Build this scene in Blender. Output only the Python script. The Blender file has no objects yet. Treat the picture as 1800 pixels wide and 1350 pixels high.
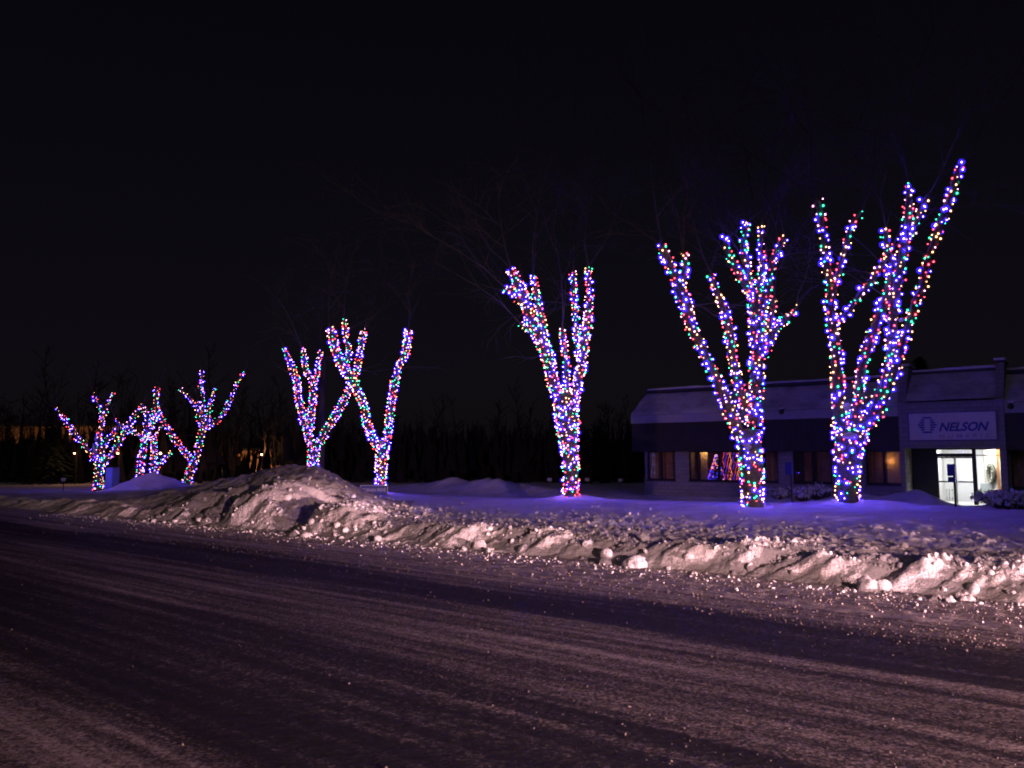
import bpy, math, random
import numpy as np
from mathutils import Vector, Matrix

random.seed(11)
R = math.radians
scn = bpy.context.scene
COL = scn.collection

# ------------------------------------------------------------------ camera
CAMZ = 1.95
PITCH = math.atan(127 / 1350.0)
cam_d = bpy.data.cameras.new('camera')
cam_d.sensor_width = 36.0
cam_d.lens = 27.0
cam_d.clip_start = 0.05
cam_d.clip_end = 4000
cam = bpy.data.objects.new('camera', cam_d)
COL.objects.link(cam)
cam.location = (0, 0, CAMZ)
cam.rotation_euler = (R(90) + PITCH, 0, 0)
scn.camera = cam

# ------------------------------------------------------------------ world (night)
SKY_STRENGTH = 0.0003
w = bpy.data.worlds.new('World')
scn.world = w
w.use_nodes = True
wn = w.node_tree.nodes
wl = w.node_tree.links
wn.clear()
wo = wn.new('ShaderNodeOutputWorld')
bg1 = wn.new('ShaderNodeBackground')
sky = wn.new('ShaderNodeTexSky')
sky.sky_type = 'NISHITA'
sky.sun_disc = False
sky.sun_elevation = R(6)
sky.sun_rotation = R(180)
bg1.inputs[1].default_value = SKY_STRENGTH
wl.new(sky.outputs[0], bg1.inputs[0])
bg2 = wn.new('ShaderNodeBackground')       # town glow, brownish purple near the horizon
tc = wn.new('ShaderNodeTexCoord')
sp = wn.new('ShaderNodeSeparateXYZ')
rp = wn.new('ShaderNodeValToRGB')
rp.color_ramp.elements[0].position = 0.0
rp.color_ramp.elements[0].color = (0.0064, 0.0048, 0.0080, 1)
rp.color_ramp.elements[1].position = 0.55
rp.color_ramp.elements[1].color = (0.0034, 0.0026, 0.0056, 1)
e = rp.color_ramp.elements.new(0.14)
e.color = (0.0068, 0.0050, 0.0098, 1)
wl.new(tc.outputs['Generated'], sp.inputs[0])
wl.new(sp.outputs[2], rp.inputs[0])
wl.new(rp.outputs[0], bg2.inputs[0])
bg2.inputs[1].default_value = 0.5
ad = wn.new('ShaderNodeAddShader')
wl.new(bg1.outputs[0], ad.inputs[0])
wl.new(bg2.outputs[0], ad.inputs[1])
wl.new(ad.outputs[0], wo.inputs[0])

# street frame: t runs along the road to the far left, s runs across it away from the camera
AX = np.array([-0.7987, 0.6017])
BX = np.array([0.6017, 0.7987])
def W(t, s, z=0.0):
    return Vector((AX[0] * t + BX[0] * s, AX[1] * t + BX[1] * s, z))
def TS(x, y):
    return AX[0] * x + AX[1] * y, BX[0] * x + BX[1] * y

# weak fill of the night sky glow behind the camera
sun_d = bpy.data.lights.new('night_glow', 'SUN')
sun_d.energy = 0.045
sun_d.angle = R(25)
sun_d.color = (1.0, 0.88, 0.62)
sun = bpy.data.objects.new('night_glow', sun_d)
COL.objects.link(sun)
sun.rotation_euler = (Vector((0.45, 0.86, -0.34))).to_track_quat('-Z', 'Y').to_euler()

# off-frame spots at right: car head lamps, plus added fill for the road
def spot_lamp(t, s, z, tt, ss, zz, energy, size, blend, color=(1, 0.55, 0.58)):
    d = bpy.data.lights.new('spot_lamp', 'SPOT')
    d.energy = energy
    d.spot_size = R(size)
    d.spot_blend = blend
    d.shadow_soft_size = 0.12
    d.color = color
    o = bpy.data.objects.new('spot_lamp', d)
    COL.objects.link(o)
    o.location = W(t, s, z)
    o.rotation_euler = (W(tt, ss, zz) - W(t, s, z)).to_track_quat('-Z', 'Y').to_euler()
def beam(t, s_, z, az, el, energy, size, blend):
    a_, e_ = R(az), R(el)
    spot_lamp(t, s_, z, t + 20 * math.cos(a_), s_ + 20 * math.sin(a_), z + 20 * math.tan(e_), energy, size, blend)
beam(-28, 7.4, 0.78, 8.4, -5.3, 84000, 12.4, 0.3)      # low beams: nothing above lamp height is lit
beam(-28, 8.9, 0.78, 7.4, -5.3, 72000, 12.4, 0.3)
beam(-28, 9.4, 0.80, 15.5, -5.2, 64000, 12.4, 0.4)  # extra beam added to reach the rubble on top of the bank
spot_lamp(-9, 0.8, 2.6, 6, 9.4, -0.5, 14000, 70, 1.0)  # broad fill added to brighten the road, not from the car

scn.view_settings.view_transform = 'Standard'
scn.view_settings.look = 'None'
scn.view_settings.exposure = 0.0
scn.view_settings.gamma = 1.0
scn.view_settings.use_curve_mapping = False
scn.render.engine = 'CYCLES'
cy = scn.cycles
cy.max_bounces = 4
cy.diffuse_bounces = 2
cy.glossy_bounces = 2
cy.transmission_bounces = 2
cy.transparent_max_bounces = 10
cy.sample_clamp_indirect = 1.5
cy.sample_clamp_direct = 0
cy.use_light_tree = True
cy.filter_width = 1.9
cy.use_denoising = True
cy.caustics_reflective = False
cy.caustics_refractive = False

# ------------------------------------------------------------------ pixel rays (1800 x 1350 photograph)
cp, sn = math.cos(PITCH), math.sin(PITCH)
def ray(px, py):
    v = Vector((0, cp, sn)) * 1350 + Vector((1, 0, 0)) * (px - 900) + Vector((0, -sn, cp)) * (675 - py)
    return v
def at(px, py, Y):
    v = ray(px, py)
    k = Y / v.y
    return Vector((v.x * k, Y, CAMZ + v.z * k))
def fac(px, py, s=38.0):
    v = ray(px, py)
    k = s / (BX[0] * v.x + BX[1] * v.y)
    return -(AX[0] * v.x + AX[1] * v.y) * k, CAMZ + v.z * k      # local x of the facade, z
def tofs(px, s):
    x, z = fac(px, 802, s)
    return -x

# ------------------------------------------------------------------ object helpers
def put(name, me, mats=None, parent=None):
    o = bpy.data.objects.new(name, me)
    COL.objects.link(o)
    if mats is not None and len(me.materials) == 0:
        for m in (mats if isinstance(mats, (list, tuple)) else [mats]):
            me.materials.append(m)
    if parent is not None:
        o.parent = parent
    return o
def empty(name, loc=(0, 0, 0), rz=0.0, parent=None):
    o = bpy.data.objects.new(name, None)
    COL.objects.link(o)
    o.location = loc
    o.rotation_euler = (0, 0, rz)
    o.empty_display_size = 0.2
    if parent is not None:
        o.parent = parent
    return o
def tag(o, label=None, cat=None, group=None, kind=None):
    if label: o['label'] = label
    if cat: o['category'] = cat
    if group: o['group'] = group
    if kind: o['kind'] = kind
    return o
def meshdata(name, verts, faces, smooth=False, midx=None):
    me = bpy.data.meshes.new(name)
    me.from_pydata([tuple(v) for v in verts], [], faces)
    if smooth:
        me.polygons.foreach_set('use_smooth', [True] * len(me.polygons))
    if midx is not None:
        me.polygons.foreach_set('material_index', midx)
    me.update()
    return me
def np_mesh(name, V, F, smooth=False, uv=None, midx=None):
    """V (n,3) F (m,k) arrays"""
    me = bpy.data.meshes.new(name)
    V = np.asarray(V, dtype=np.float32)
    F = np.asarray(F, dtype=np.int32)
    m, k = F.shape
    me.vertices.add(len(V))
    me.vertices.foreach_set('co', V.ravel())
    me.loops.add(m * k)
    me.loops.foreach_set('vertex_index', F.ravel())
    me.polygons.add(m)
    me.polygons.foreach_set('loop_start', np.arange(m, dtype=np.int32) * k)
    me.polygons.foreach_set('loop_total', np.full(m, k, dtype=np.int32))
    if smooth:
        me.polygons.foreach_set('use_smooth', np.ones(m, dtype=bool))
    if midx is not None:
        me.polygons.foreach_set('material_index', np.asarray(midx, dtype=np.int32))
    if uv is not None:
        l = me.uv_layers.new(name='uv')
        l.data.foreach_set('uv', np.asarray(uv, dtype=np.float32)[F.ravel()].ravel())
    me.update(calc_edges=True)
    me.validate()
    return me
class MB:
    def __init__(self):
        self.v = []; self.f = []
    def box(self, x0, x1, y0, y1, z0, z1):
        n = len(self.v)
        self.v += [(x0, y0, z0), (x1, y0, z0), (x1, y1, z0), (x0, y1, z0), (x0, y0, z1), (x1, y0, z1), (x1, y1, z1), (x0, y1, z1)]
        self.f += [(n, n+3, n+2, n+1), (n+4, n+5, n+6, n+7), (n, n+1, n+5, n+4), (n+1, n+2, n+6, n+5), (n+2, n+3, n+7, n+6), (n+3, n, n+4, n+7)]
        return self
    def prism(self, poly, x0, x1):
        """poly: (y,z) outline swept along x"""
        n = len(self.v); k = len(poly)
        for x in (x0, x1):
            self.v += [(x, y, z) for y, z in poly]
        self.f += [tuple(n + i for i in range(k))[::-1], tuple(n + k + i for i in range(k))]
        for i in range(k):
            j = (i + 1) % k
            self.f.append((n + i, n + j, n + k + j, n + k + i))
        return self
    def tube(self, pts, rad, sides=6, cap=True):
        n0 = len(self.v)
        pts = [Vector(p) for p in pts]
        if not hasattr(rad, '__len__'): rad = [rad] * len(pts)
        up = Vector((0.13, 0.21, 1)).normalized()
        for i, p in enumerate(pts):
            d = (pts[min(i + 1, len(pts) - 1)] - pts[max(i - 1, 0)])
            if d.length < 1e-9: d = Vector((0, 0, 1))
            d.normalize()
            a = d.cross(up)
            if a.length < 1e-3: a = d.cross(Vector((1, 0, 0)))
            a.normalize(); b = d.cross(a)
            for k in range(sides):
                q = 2 * math.pi * k / sides
                self.v.append(tuple(p + (a * math.cos(q) + b * math.sin(q)) * rad[i]))
        for i in range(len(pts) - 1):
            for k in range(sides):
                k2 = (k + 1) % sides
                a0 = n0 + i * sides
                self.f.append((a0 + k, a0 + k2, a0 + sides + k2, a0 + sides + k))
        if cap:
            self.f.append(tuple(n0 + k for k in range(sides))[::-1])
            a0 = n0 + (len(pts) - 1) * sides
            self.f.append(tuple(a0 + k for k in range(sides)))
        return self
    def build(self, name, mat, parent=None, smooth=False, bevel=0):
        me = meshdata(name, self.v, self.f, smooth)
        o = put(name, me, mat, parent)
        if bevel:
            b = o.modifiers.new('bevel', 'BEVEL'); b.width = bevel; b.segments = 2; b.limit_method = 'ANGLE'
        return o

# ------------------------------------------------------------------ materials
def nt(name):
    m = bpy.data.materials.new(name)
    m.use_nodes = True
    t = m.node_tree
    return m, t.nodes, t.links, t.nodes['Principled BSDF']
def noise(n, l, scale, detail=4, rough=0.6, vec=None, dim='3D'):
    x = n.new('ShaderNodeTexNoise'); x.noise_dimensions = dim
    x.inputs['Scale'].default_value = scale; x.inputs['Detail'].default_value = detail; x.inputs['Roughness'].default_value = rough
    if vec is not None: l.new(vec, x.inputs['Vector'])
    return x
def ramp(n, l, src, stops):
    r = n.new('ShaderNodeValToRGB')
    while len(r.color_ramp.elements) > 1: r.color_ramp.elements.remove(r.color_ramp.elements[-1])
    for i, (p, c) in enumerate(stops):
        el = r.color_ramp.elements[0] if i == 0 else r.color_ramp.elements.new(p)
        el.position = p
        el.color = (c[0], c[1], c[2], 1) if hasattr(c, '__len__') else (c, c, c, 1)
    l.new(src, r.inputs[0])
    return r
def bump(n, l, src, dist, strength, bsdf, prev=None):
    b = n.new('ShaderNodeBump'); b.inputs['Distance'].default_value = dist; b.inputs['Strength'].default_value = strength
    l.new(src, b.inputs['Height'])
    if prev: l.new(prev.outputs[0], b.inputs['Normal'])
    l.new(b.outputs[0], bsdf.inputs['Normal'])
    return b
def simple(name, col, rough=0.7, var=0.25, scale=6.0, metal=0.0, bmp=0.0, spec=0.3):
    m, n, l, b = nt(name)
    c = n.new('ShaderNodeTexCoord')
    x = noise(n, l, scale, 5, 0.65, c.outputs['Object'])
    lo = [k * (1 - var) for k in col]; hi = [min(1, k * (1 + var)) for k in col]
    r = ramp(n, l, x.outputs['Fac'], [(0.3, lo), (0.7, hi)])
    l.new(r.outputs[0], b.inputs['Base Color'])
    b.inputs['Roughness'].default_value = rough
    b.inputs['Metallic'].default_value = metal
    b.inputs['Specular IOR Level'].default_value = spec
    if bmp: bump(n, l, x.outputs['Fac'], bmp, 0.6, b)
    return m
def emis(name, col, strength, sample=True):
    m = bpy.data.materials.new(name); m.use_nodes = True
    n = m.node_tree.nodes; l = m.node_tree.links; n.clear()
    o = n.new('ShaderNodeOutputMaterial'); e_ = n.new('ShaderNodeEmission')
    e_.inputs[0].default_value = (*col, 1); e_.inputs[1].default_value = strength
    l.new(e_.outputs[0], o.inputs[0])
    return m
def snow_mat(name, col, dirt, dcol, fine=0.02):
    m, n, l, b = nt(name)
    c = n.new('ShaderNodeTexCoord')
    a = noise(n, l, 1.1, 6, 0.6, c.outputs['Object'])
    g = noise(n, l, 26, 5, 0.7, c.outputs['Object'])
    r = ramp(n, l, a.outputs['Fac'], [(0.35, dcol), (0.35 + dirt, col)])
    l.new(r.outputs[0], b.inputs['Base Color'])
    b.inputs['Roughness'].default_value = 0.75
    b.inputs['Specular IOR Level'].default_value = 0.25
    b.inputs['Subsurface Weight'].default_value = 0.0
    b1 = bump(n, l, g.outputs['Fac'], fine, 0.7, b)
    g2 = noise(n, l, 5, 4, 0.6, c.outputs['Object'])
    bump(n, l, g2.outputs['Fac'], fine * 4, 0.6, b, b1)
    return m
M_snow = snow_mat('snow_fresh', (0.78, 0.79, 0.82), 0.2, (0.62, 0.62, 0.65), 0.012)
M_bank = snow_mat('snow_ploughed', (0.74, 0.73, 0.73), 0.28, (0.42, 0.41, 0.38), 0.035)
M_pile = snow_mat('snow_pile_dirty', (0.68, 0.66, 0.67), 0.34, (0.36, 0.34, 0.33), 0.05)
M_chunk = snow_mat('snow_chunk', (0.80, 0.79, 0.80), 0.2, (0.66, 0.64, 0.62), 0.02)

def road_mat():
    m, n, l, b = nt('road_packed_snow')
    uv = n.new('ShaderNodeUVMap'); uv.uv_map = 'uv'
    c = n.new('ShaderNodeTexCoord')
    sep = n.new('ShaderNodeSeparateXYZ'); l.new(uv.outputs[0], sep.inputs[0])
    mp = n.new('ShaderNodeMapping'); mp.inputs['Scale'].default_value = (0.10, 3.2, 1); l.new(uv.outputs[0], mp.inputs[0])
    st = noise(n, l, 1.0, 6, 0.62, mp.outputs[0])
    mp2 = n.new('ShaderNodeMapping'); mp2.inputs['Scale'].default_value = (0.16, 0.35, 1); l.new(uv.outputs[0], mp2.inputs[0])
    big = noise(n, l, 1.0, 3, 0.5, mp2.outputs[0])
    # s position wobbled by the large noise
    ma = n.new('ShaderNodeMath'); ma.operation = 'MULTIPLY_ADD'; l.new(big.outputs['Fac'], ma.inputs[0]); ma.inputs[1].default_value = 1.6; ma.inputs[2].default_value = -0.8
    ms = n.new('ShaderNodeMath'); ms.operation = 'ADD'; l.new(sep.outputs[1], ms.inputs[0]); l.new(ma.outputs[0], ms.inputs[1])
    md = n.new('ShaderNodeMath'); md.operation = 'DIVIDE'; l.new(ms.outputs[0], md.inputs[0]); md.inputs[1].default_value = 14.0
    k = 1 / 14.0
    cov = ramp(n, l, md.outputs[0], [(0.0, 0.55), (2.7 * k, 0.62), (3.3 * k, 0.12), (5.0 * k, 0.12), (5.6 * k, 0.42), (7.7 * k, 0.46), (8.2 * k, 0.07), (9.1 * k, 0.09), (9.7 * k, 0.62), (11.0 * k, 0.8), (12.4 * k, 0.98)])
    # streaks and grain modulate how much snow lies on the asphalt
    gr = noise(n, l, 30, 6, 0.8, c.outputs['Object'])
    gr2 = noise(n, l, 9, 5, 0.7, c.outputs['Object'])
    s1 = n.new('ShaderNodeMath'); s1.operation = 'MULTIPLY_ADD'; l.new(st.outputs['Fac'], s1.inputs[0]); s1.inputs[1].default_value = 1.5; s1.inputs[2].default_value = -0.75
    s2 = n.new('ShaderNodeMath'); s2.operation = 'MULTIPLY_ADD'; l.new(gr.outputs['Fac'], s2.inputs[0]); s2.inputs[1].default_value = 2.8; s2.inputs[2].default_value = -1.4
    s3 = n.new('ShaderNodeMath'); s3.operation = 'MULTIPLY_ADD'; l.new(gr2.outputs['Fac'], s3.inputs[0]); s3.inputs[1].default_value = 0.9; s3.inputs[2].default_value = -0.45
    mp3 = n.new('ShaderNodeMapping'); mp3.inputs['Rotation'].default_value = (0, 0, 0.10); mp3.inputs['Scale'].default_value = (0.22, 5.5, 1); l.new(uv.outputs[0], mp3.inputs[0])
    st3 = noise(n, l, 1.0, 4, 0.6, mp3.outputs[0])
    s1b = n.new('ShaderNodeMath'); s1b.operation = 'MULTIPLY_ADD'; l.new(st3.outputs['Fac'], s1b.inputs[0]); s1b.inputs[1].default_value = 0.9; s1b.inputs[2].default_value = -0.45
    s1c = n.new('ShaderNodeMath'); s1c.operation = 'ADD'; l.new(s1.outputs[0], s1c.inputs[0]); l.new(s1b.outputs[0], s1c.inputs[1]); s1 = s1c
    sm = n.new('ShaderNodeMath'); sm.operation = 'ADD'; l.new(s1.outputs[0], sm.inputs[0]); l.new(s2.outputs[0], sm.inputs[1])
    sm1 = n.new('ShaderNodeMath'); sm1.operation = 'ADD'; l.new(sm.outputs[0], sm1.inputs[0]); l.new(s3.outputs[0], sm1.inputs[1])
    sm2 = n.new('ShaderNodeMath'); sm2.operation = 'ADD'; sm2.use_clamp = True; l.new(sm1.outputs[0], sm2.inputs[0]); l.new(cov.outputs[0], sm2.inputs[1])
    rc = ramp(n, l, sm2.outputs[0], [(0.0, (0.022, 0.021, 0.022)), (0.33, (0.05, 0.046, 0.045)), (0.60, (0.25, 0.215, 0.20)), (1.0, (0.72, 0.65, 0.64))])
    l.new(rc.outputs[0], b.inputs['Base Color'])
    b.inputs['Roughness'].default_value = 0.7
    b.inputs['Specular IOR Level'].default_value = 0.3
    b1 = bump(n, l, st.outputs['Fac'], 0.02, 0.35, b)
    b2 = bump(n, l, gr.outputs['Fac'], 0.035, 1.0, b, b1)
    b3 = bump(n, l, gr2.outputs['Fac'], 0.09, 0.8, b, b2)
    return m
M_road = road_mat()

M_bark = simple('bark', (0.11, 0.095, 0.10), 0.9, 0.45, 9, bmp=0.03)
M_twig = simple('twig_bark', (0.065, 0.055, 0.055), 0.9, 0.4, 4)
M_wood = simple('far_bark', (0.014, 0.012, 0.012), 0.95, 0.4, 1)
M_ever = simple('evergreen_needles', (0.02, 0.035, 0.02), 0.95, 0.5, 2)
M_cable = simple('green_cable', (0.02, 0.05, 0.03), 0.6, 0.2, 3)

# ------------------------------------------------------------------ numpy noise and terrain
def _h(ix, iy, seed):
    h = (ix.astype(np.int64) * 374761393 + iy.astype(np.int64) * 668265263 + seed * 974634777) & 0xffffffff
    h = ((h ^ (h >> 13)) * 1274126177) & 0xffffffff
    h = (h ^ (h >> 16)) & 0xffffffff
    return h / 4294967295.0
def vn(x, y, seed=0):
    ix = np.floor(x); iy = np.floor(y); fx = x - ix; fy = y - iy
    fx = fx * fx * fx * (fx * (fx * 6 - 15) + 10); fy = fy * fy * fy * (fy * (fy * 6 - 15) + 10)
    a = _h(ix, iy, seed); b = _h(ix + 1, iy, seed); c = _h(ix, iy + 1, seed); d = _h(ix + 1, iy + 1, seed)
    return (a + (b - a) * fx) * (1 - fy) + (c + (d - c) * fx) * fy
def fbm(x, y, octv=4, seed=0, gain=0.5):
    s = 0; a = 1; tot = 0
    for i in range(octv):
        c, q = math.cos(0.6 * i), math.sin(0.6 * i)
        s = s + a * vn((x * c - y * q) * 2 ** i, (x * q + y * c) * 2 ** i, seed + i * 7); tot += a; a *= gain
    return s / tot
def ridg(x, y, octv=3, seed=0):
    s = 0; a = 1; tot = 0
    for i in range(octv):
        s = s + a * (1 - np.abs(2 * vn(x * 2 ** i, y * 2 ** i, seed + i * 5) - 1)); tot += a; a *= 0.55
    return s / tot
def sst(x, a, b):
    u = np.clip((x - a) / (b - a), 0, 1)
    return u * u * (3 - 2 * u)
def edge(t):
    return np.interp(t, [-40, 0, 14, 20, 26, 32, 45, 60, 200], [12.3, 12.3, 12.3, 12.15, 11.9, 12.0, 12.2, 11.8, 11.5]) + 0.22 * (vn(t * 0.35, t * 0, 3) - 0.5) + 0.10 * (vn(t * 1.6, t * 0, 5) - 0.5)
PC_T = [15.0, 17.0, 18.0, 18.8, 19.8, 21.0, 22.3, 23.6, 24.9, 26.3, 28.2, 31, 36, 42]
PC_Z = [0.0, 0.22, 0.42, 0.62, 0.95, 1.30, 1.36, 1.22, 0.96, 0.82, 0.55, 0.35, 0.15, 0.0]
def lip(t):
    return np.interp(t, [-10, 0, 6, 16, 26, 43, 60, 120], [0.50, 0.48, 0.46, 0.30, 0.20, -0.08, -0.15, -0.3])
MOUNDS = [  # t, s, height, radius t, radius s
    (42.6, 22.6, 0.95, 1.7, 1.8), (40.5, 22.9, 0.3, 1.6, 1.6), (28.0, 35.0, 0.75, 2.2, 1.6), (31.5, 36.0, 0.72, 1.6, 1.5), (24.5, 35, 0.35, 2.5, 2.0), (35.0, 36.0, 0.35, 2.6, 1.6),
    (5.6, 34.2, 0.62, 1.0, 1.0), (8.0, 34.6, 0.58, 1.7, 1.0), (2.2, 33.6, 0.44, 2.3, 0.9), (11.5, 35.6, 0.42, 2.2, 1.0),
    (15.9, 24.9, 0.26, 0.9, 0.7), (6.0, 25.2, 0.16, 1.4, 0.9), (49.5, 20.0, 0.15, 1.8, 0.8), (4.5, 25.5, 0.06, 2.2, 0.8), (26.0, 25, 0.12, 1.2, 0.7), (43.6, 25.0, 0.16, 1.2, 0.8)]
def H(t, s):
    t = np.asarray(t, dtype=float); s = np.asarray(s, dtype=float)
    d = s - edge(t)
    hb = np.interp(t, [-10, 5, 13, 17, 30, 45, 70, 120], [0.36, 0.34, 0.30, 0.26, 0.22, 0.18, 0.14, 0.10])
    hb = hb * (0.8 + 0.4 * vn(t * 0.5, t * 0 + 4.4, 8))
    L = lip(t)
    top = hb + (L - hb) * sst(s, 14.0, 22.5)
    wdt = 0.62 + 0.5 * vn(t * 0.8, t * 0, 21)
    face = sst(d, 0.0, wdt)
    z = -0.03 + top * face + 0.03 * face
    # thrown lumps and gullies on the plough face
    fm = np.exp(-((d - 0.75) / 0.62) ** 2)
    sh = t + 0.9 * d
    lum = ridg(sh * 1.25, d * 0.55, 3, 31) - 0.55
    z = z + fm * 0.30 * lum
    z = z + fm * 0.26 * (fbm(sh * 3.0, d * 2.0, 5, 12, 0.58) - 0.5)
    z = z + fm * 0.10 * (ridg(sh * 4.5, d * 2.2, 3, 37) - 0.55)
    z = z + sst(d, 0.0, 0.3) * np.exp(-np.maximum(d - 1.2, 0) / 1.0) * 0.06 * (fbm(t * 11, s * 11, 3, 44) - 0.5)
    # crusty rubble on top of the bank
    rb = sst(d, 0.8, 1.3) * (1 - sst(s, 16.5, 21.0)) * np.interp(t, [-5, 8, 14, 18, 22], [1, 0.9, 0.6, 0.35, 0.2])
    n1 = fbm(t * 2.3 + s * 1.1, s * 3.0, 4, 61, 0.6)
    z = z + rb * 0.08 * np.maximum(n1 - 0.5, -0.06) * 2
    n2 = fbm(t * 8.5, s * 8.5, 2, 71)
    z = z + rb * 0.05 * np.maximum(n2 - 0.52, 0) * 4
    # soft swell of the lawn snow
    z = z + sst(s, 14, 20) * 0.05 * (fbm(t * 0.35, s * 0.35, 3, 91) - 0.5) * 2 + sst(s, 14, 17) * 0.10 * (fbm(t * 1.4, s * 1.4, 5, 93, 0.6) - 0.5)
    # drop behind the tree row
    dp = sst(s, 25.4 + 0.8 * (vn(t * 0.3, t * 0, 17) - 0.5), 28.6)
    z = z + dp * (-0.16 - L) * (L > -0.16)
    z = z + dp * 0.06 * (fbm(t * 0.4, s * 0.4, 3, 95) - 0.5)
    # roadside pile
    tp_ = t + 0.95 * (16.8 - np.clip(s, 11, 21))
    pc = np.interp(tp_, PC_T, PC_Z)
    fr = np.clip(d / 4.6, 0, 1)
    fr = 0.55 * fr + 0.45 * sst(d, 0.3, 4.4)
    bk = 1 - sst(s, 17.2, 21.0)
    base = L * 0.4
    pz = (pc * fr * bk)
    gully = (ridg((t * 0.42 + d * 0.40), (d * 0.2 - t * 0.08), 4, 101) - 0.62)
    pz = pz + 1.15 * gully * np.clip(pc, 0, 1) * np.exp(-((d - 1.7) / 1.5) ** 2)
    pz = pz + np.clip(pc, 0, 1) * bk * sst(d, 0.0, 0.8) * (0.30 * (fbm(t * 1.3, s * 1.3, 5, 111, 0.6) - 0.5) + 0.12 * (fbm(t * 5, s * 5, 3, 113) - 0.5))
    spur = lambda t0, wd, a, d0, d1, lean: (0.75 + 0.5 * vn(t * 2.1, s * 2.1, 133)) * a * np.exp(-((t - t0 - lean * d) / wd) ** 2) * sst(d, 0.05, d0) * (1 - sst(d, d1 * 0.55, d1))
    pz = pz + spur(18.2, 0.95, 0.45, 0.7, 3.4, 0.35) + spur(15.2, 0.7, 0.26, 0.6, 3.2, 0.3) + spur(20.2, 0.35, 0.26, 0.5, 2.2, 0.5) + spur(21.4, 0.25, 0.18, 0.5, 1.8, 0.6) - spur(16.6, 0.6, 0.34, 0.5, 3.2, 0.3) - spur(19.5, 0.3, 0.2, 0.5, 2.4, 0.5)
    pm = sst(d, 0, 0.3) * (pc > 0)
    z = z + pm * np.maximum(pz, -0.12)
    for (mt, ms_, mh, rt, rs) in MOUNDS:
        q = ((t - mt) / rt) ** 2 + ((s - ms_) / rs) ** 2
        z = z + mh * np.exp(-q ** 0.85) * (1 + 0.25 * (vn(t * 2.2, s * 2.2, 55) - 0.5))
    return z
def Hs(t, s):
    return float(H(np.array([t]), np.array([s]))[0])

tv = np.concatenate([np.arange(-30, -1.5, 0.75), np.arange(-1.5, 18, 0.045), np.arange(18, 32, 0.07), np.arange(32, 62, 0.22), np.arange(62, 170, 3.0)])
sv = np.concatenate([np.arange(11.0, 15.6, 0.036), np.arange(15.6, 20.5, 0.07), np.arange(20.5, 28, 0.14), np.arange(28, 46, 0.35), np.arange(46, 150, 4.0)])
T, S = np.meshgrid(tv, sv, indexing='ij')
Z = H(T, S)
nT, nS = T.shape
V = np.stack([AX[0] * T + BX[0] * S, AX[1] * T + BX[1] * S, Z], axis=-1).reshape(-1, 3)
idx = np.arange(nT * nS).reshape(nT, nS)
F = np.stack([idx[:-1, :-1], idx[:-1, 1:], idx[1:, 1:], idx[1:, :-1]], axis=-1).reshape(-1, 4)
tc_ = (T[:-1, :-1]).ravel(); sc_ = (S[:-1, :-1]).ravel()
pile_m = ((tc_ > 14.2) & (tc_ < 30.5) & (tc_ + 0.95 * (16.8 - sc_) > 16.4) & (sc_ < 20.6))
mound_m = (((tc_ - 42.3) / 3.0) ** 2 + ((sc_ - 22.7) / 2.6) ** 2 < 1)
rest = ~(pile_m | mound_m)
bank_m = rest & (sc_ < 15.4)
field_m = rest & (sc_ >= 15.4)
building_hole = (sc_ > 38.2) & (sc_ < 54) & (tc_ < 19.3)
field_m = field_m & ~building_hole
def sub(name, mask, mat):
    f = F[mask]
    u, inv = np.unique(f.ravel(), return_inverse=True)
    me = np_mesh(name, V[u], inv.reshape(f.shape), True)
    return put(name, me, mat)
o = sub('snow_bank', bank_m, M_bank); tag(o, kind='structure')
o = sub('snow_ground', field_m, M_snow); tag(o, kind='structure')
o = sub('snow_pile', pile_m, M_pile); tag(o, 'big rough heap of ploughed snow rising from the road edge at left centre', 'snow pile')
o = sub('snow_pile', mound_m, M_snow); tag(o, 'small smooth rounded snow mound among the far left lit trees', 'snow pile')

# road sheet
tr = np.concatenate([np.arange(-30, -4, 1.0), np.arange(-4, 16, 0.09), np.arange(16, 40, 0.25), np.arange(40, 200, 2.5)])
sr = np.concatenate([np.arange(-14, 1.5, 0.5), np.arange(1.5, 13.2, 0.07)])
T2, S2 = np.meshgrid(tr, sr, indexing='ij')
near = sst(S2, 8.8, 12.3)
Z2 = 0.006 * (fbm(T2 * 0.6, S2 * 5, 3, 5) - 0.5) + (0.012 + 0.045 * near) * (fbm(T2 * 6.5, S2 * 6.5, 3, 9, 0.65) - 0.5)
Z2 = Z2 - 0.02 * np.exp(-((S2 - 8.6) / 0.5) ** 2) - 0.015 * np.exp(-((S2 - 4.2) / 1.0) ** 2)
Z2 = Z2 + 0.0
V2 = np.stack([AX[0] * T2 + BX[0] * S2, AX[1] * T2 + BX[1] * S2, Z2], axis=-1).reshape(-1, 3)
i2 = np.arange(T2.size).reshape(T2.shape)
F2 = np.stack([i2[:-1, :-1], i2[:-1, 1:], i2[1:, 1:], i2[1:, :-1]], axis=-1).reshape(-1, 4)
o = put('road', np_mesh('road', V2, F2, True, uv=np.stack([T2.ravel(), S2.ravel()], axis=-1)), M_road)
tag(o, kind='structure')
# ground to the horizon
g = MB(); n = 64
g.v = [(0, 0, -0.7)] + [(2500 * math.cos(2 * math.pi * i / n), 2500 * math.sin(2 * math.pi * i / n), -0.7) for i in range(n)]
g.f = [(0, 1 + i, 1 + (i + 1) % n) for i in range(n)]
tag(g.build('ground', M_snow), kind='structure')

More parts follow.
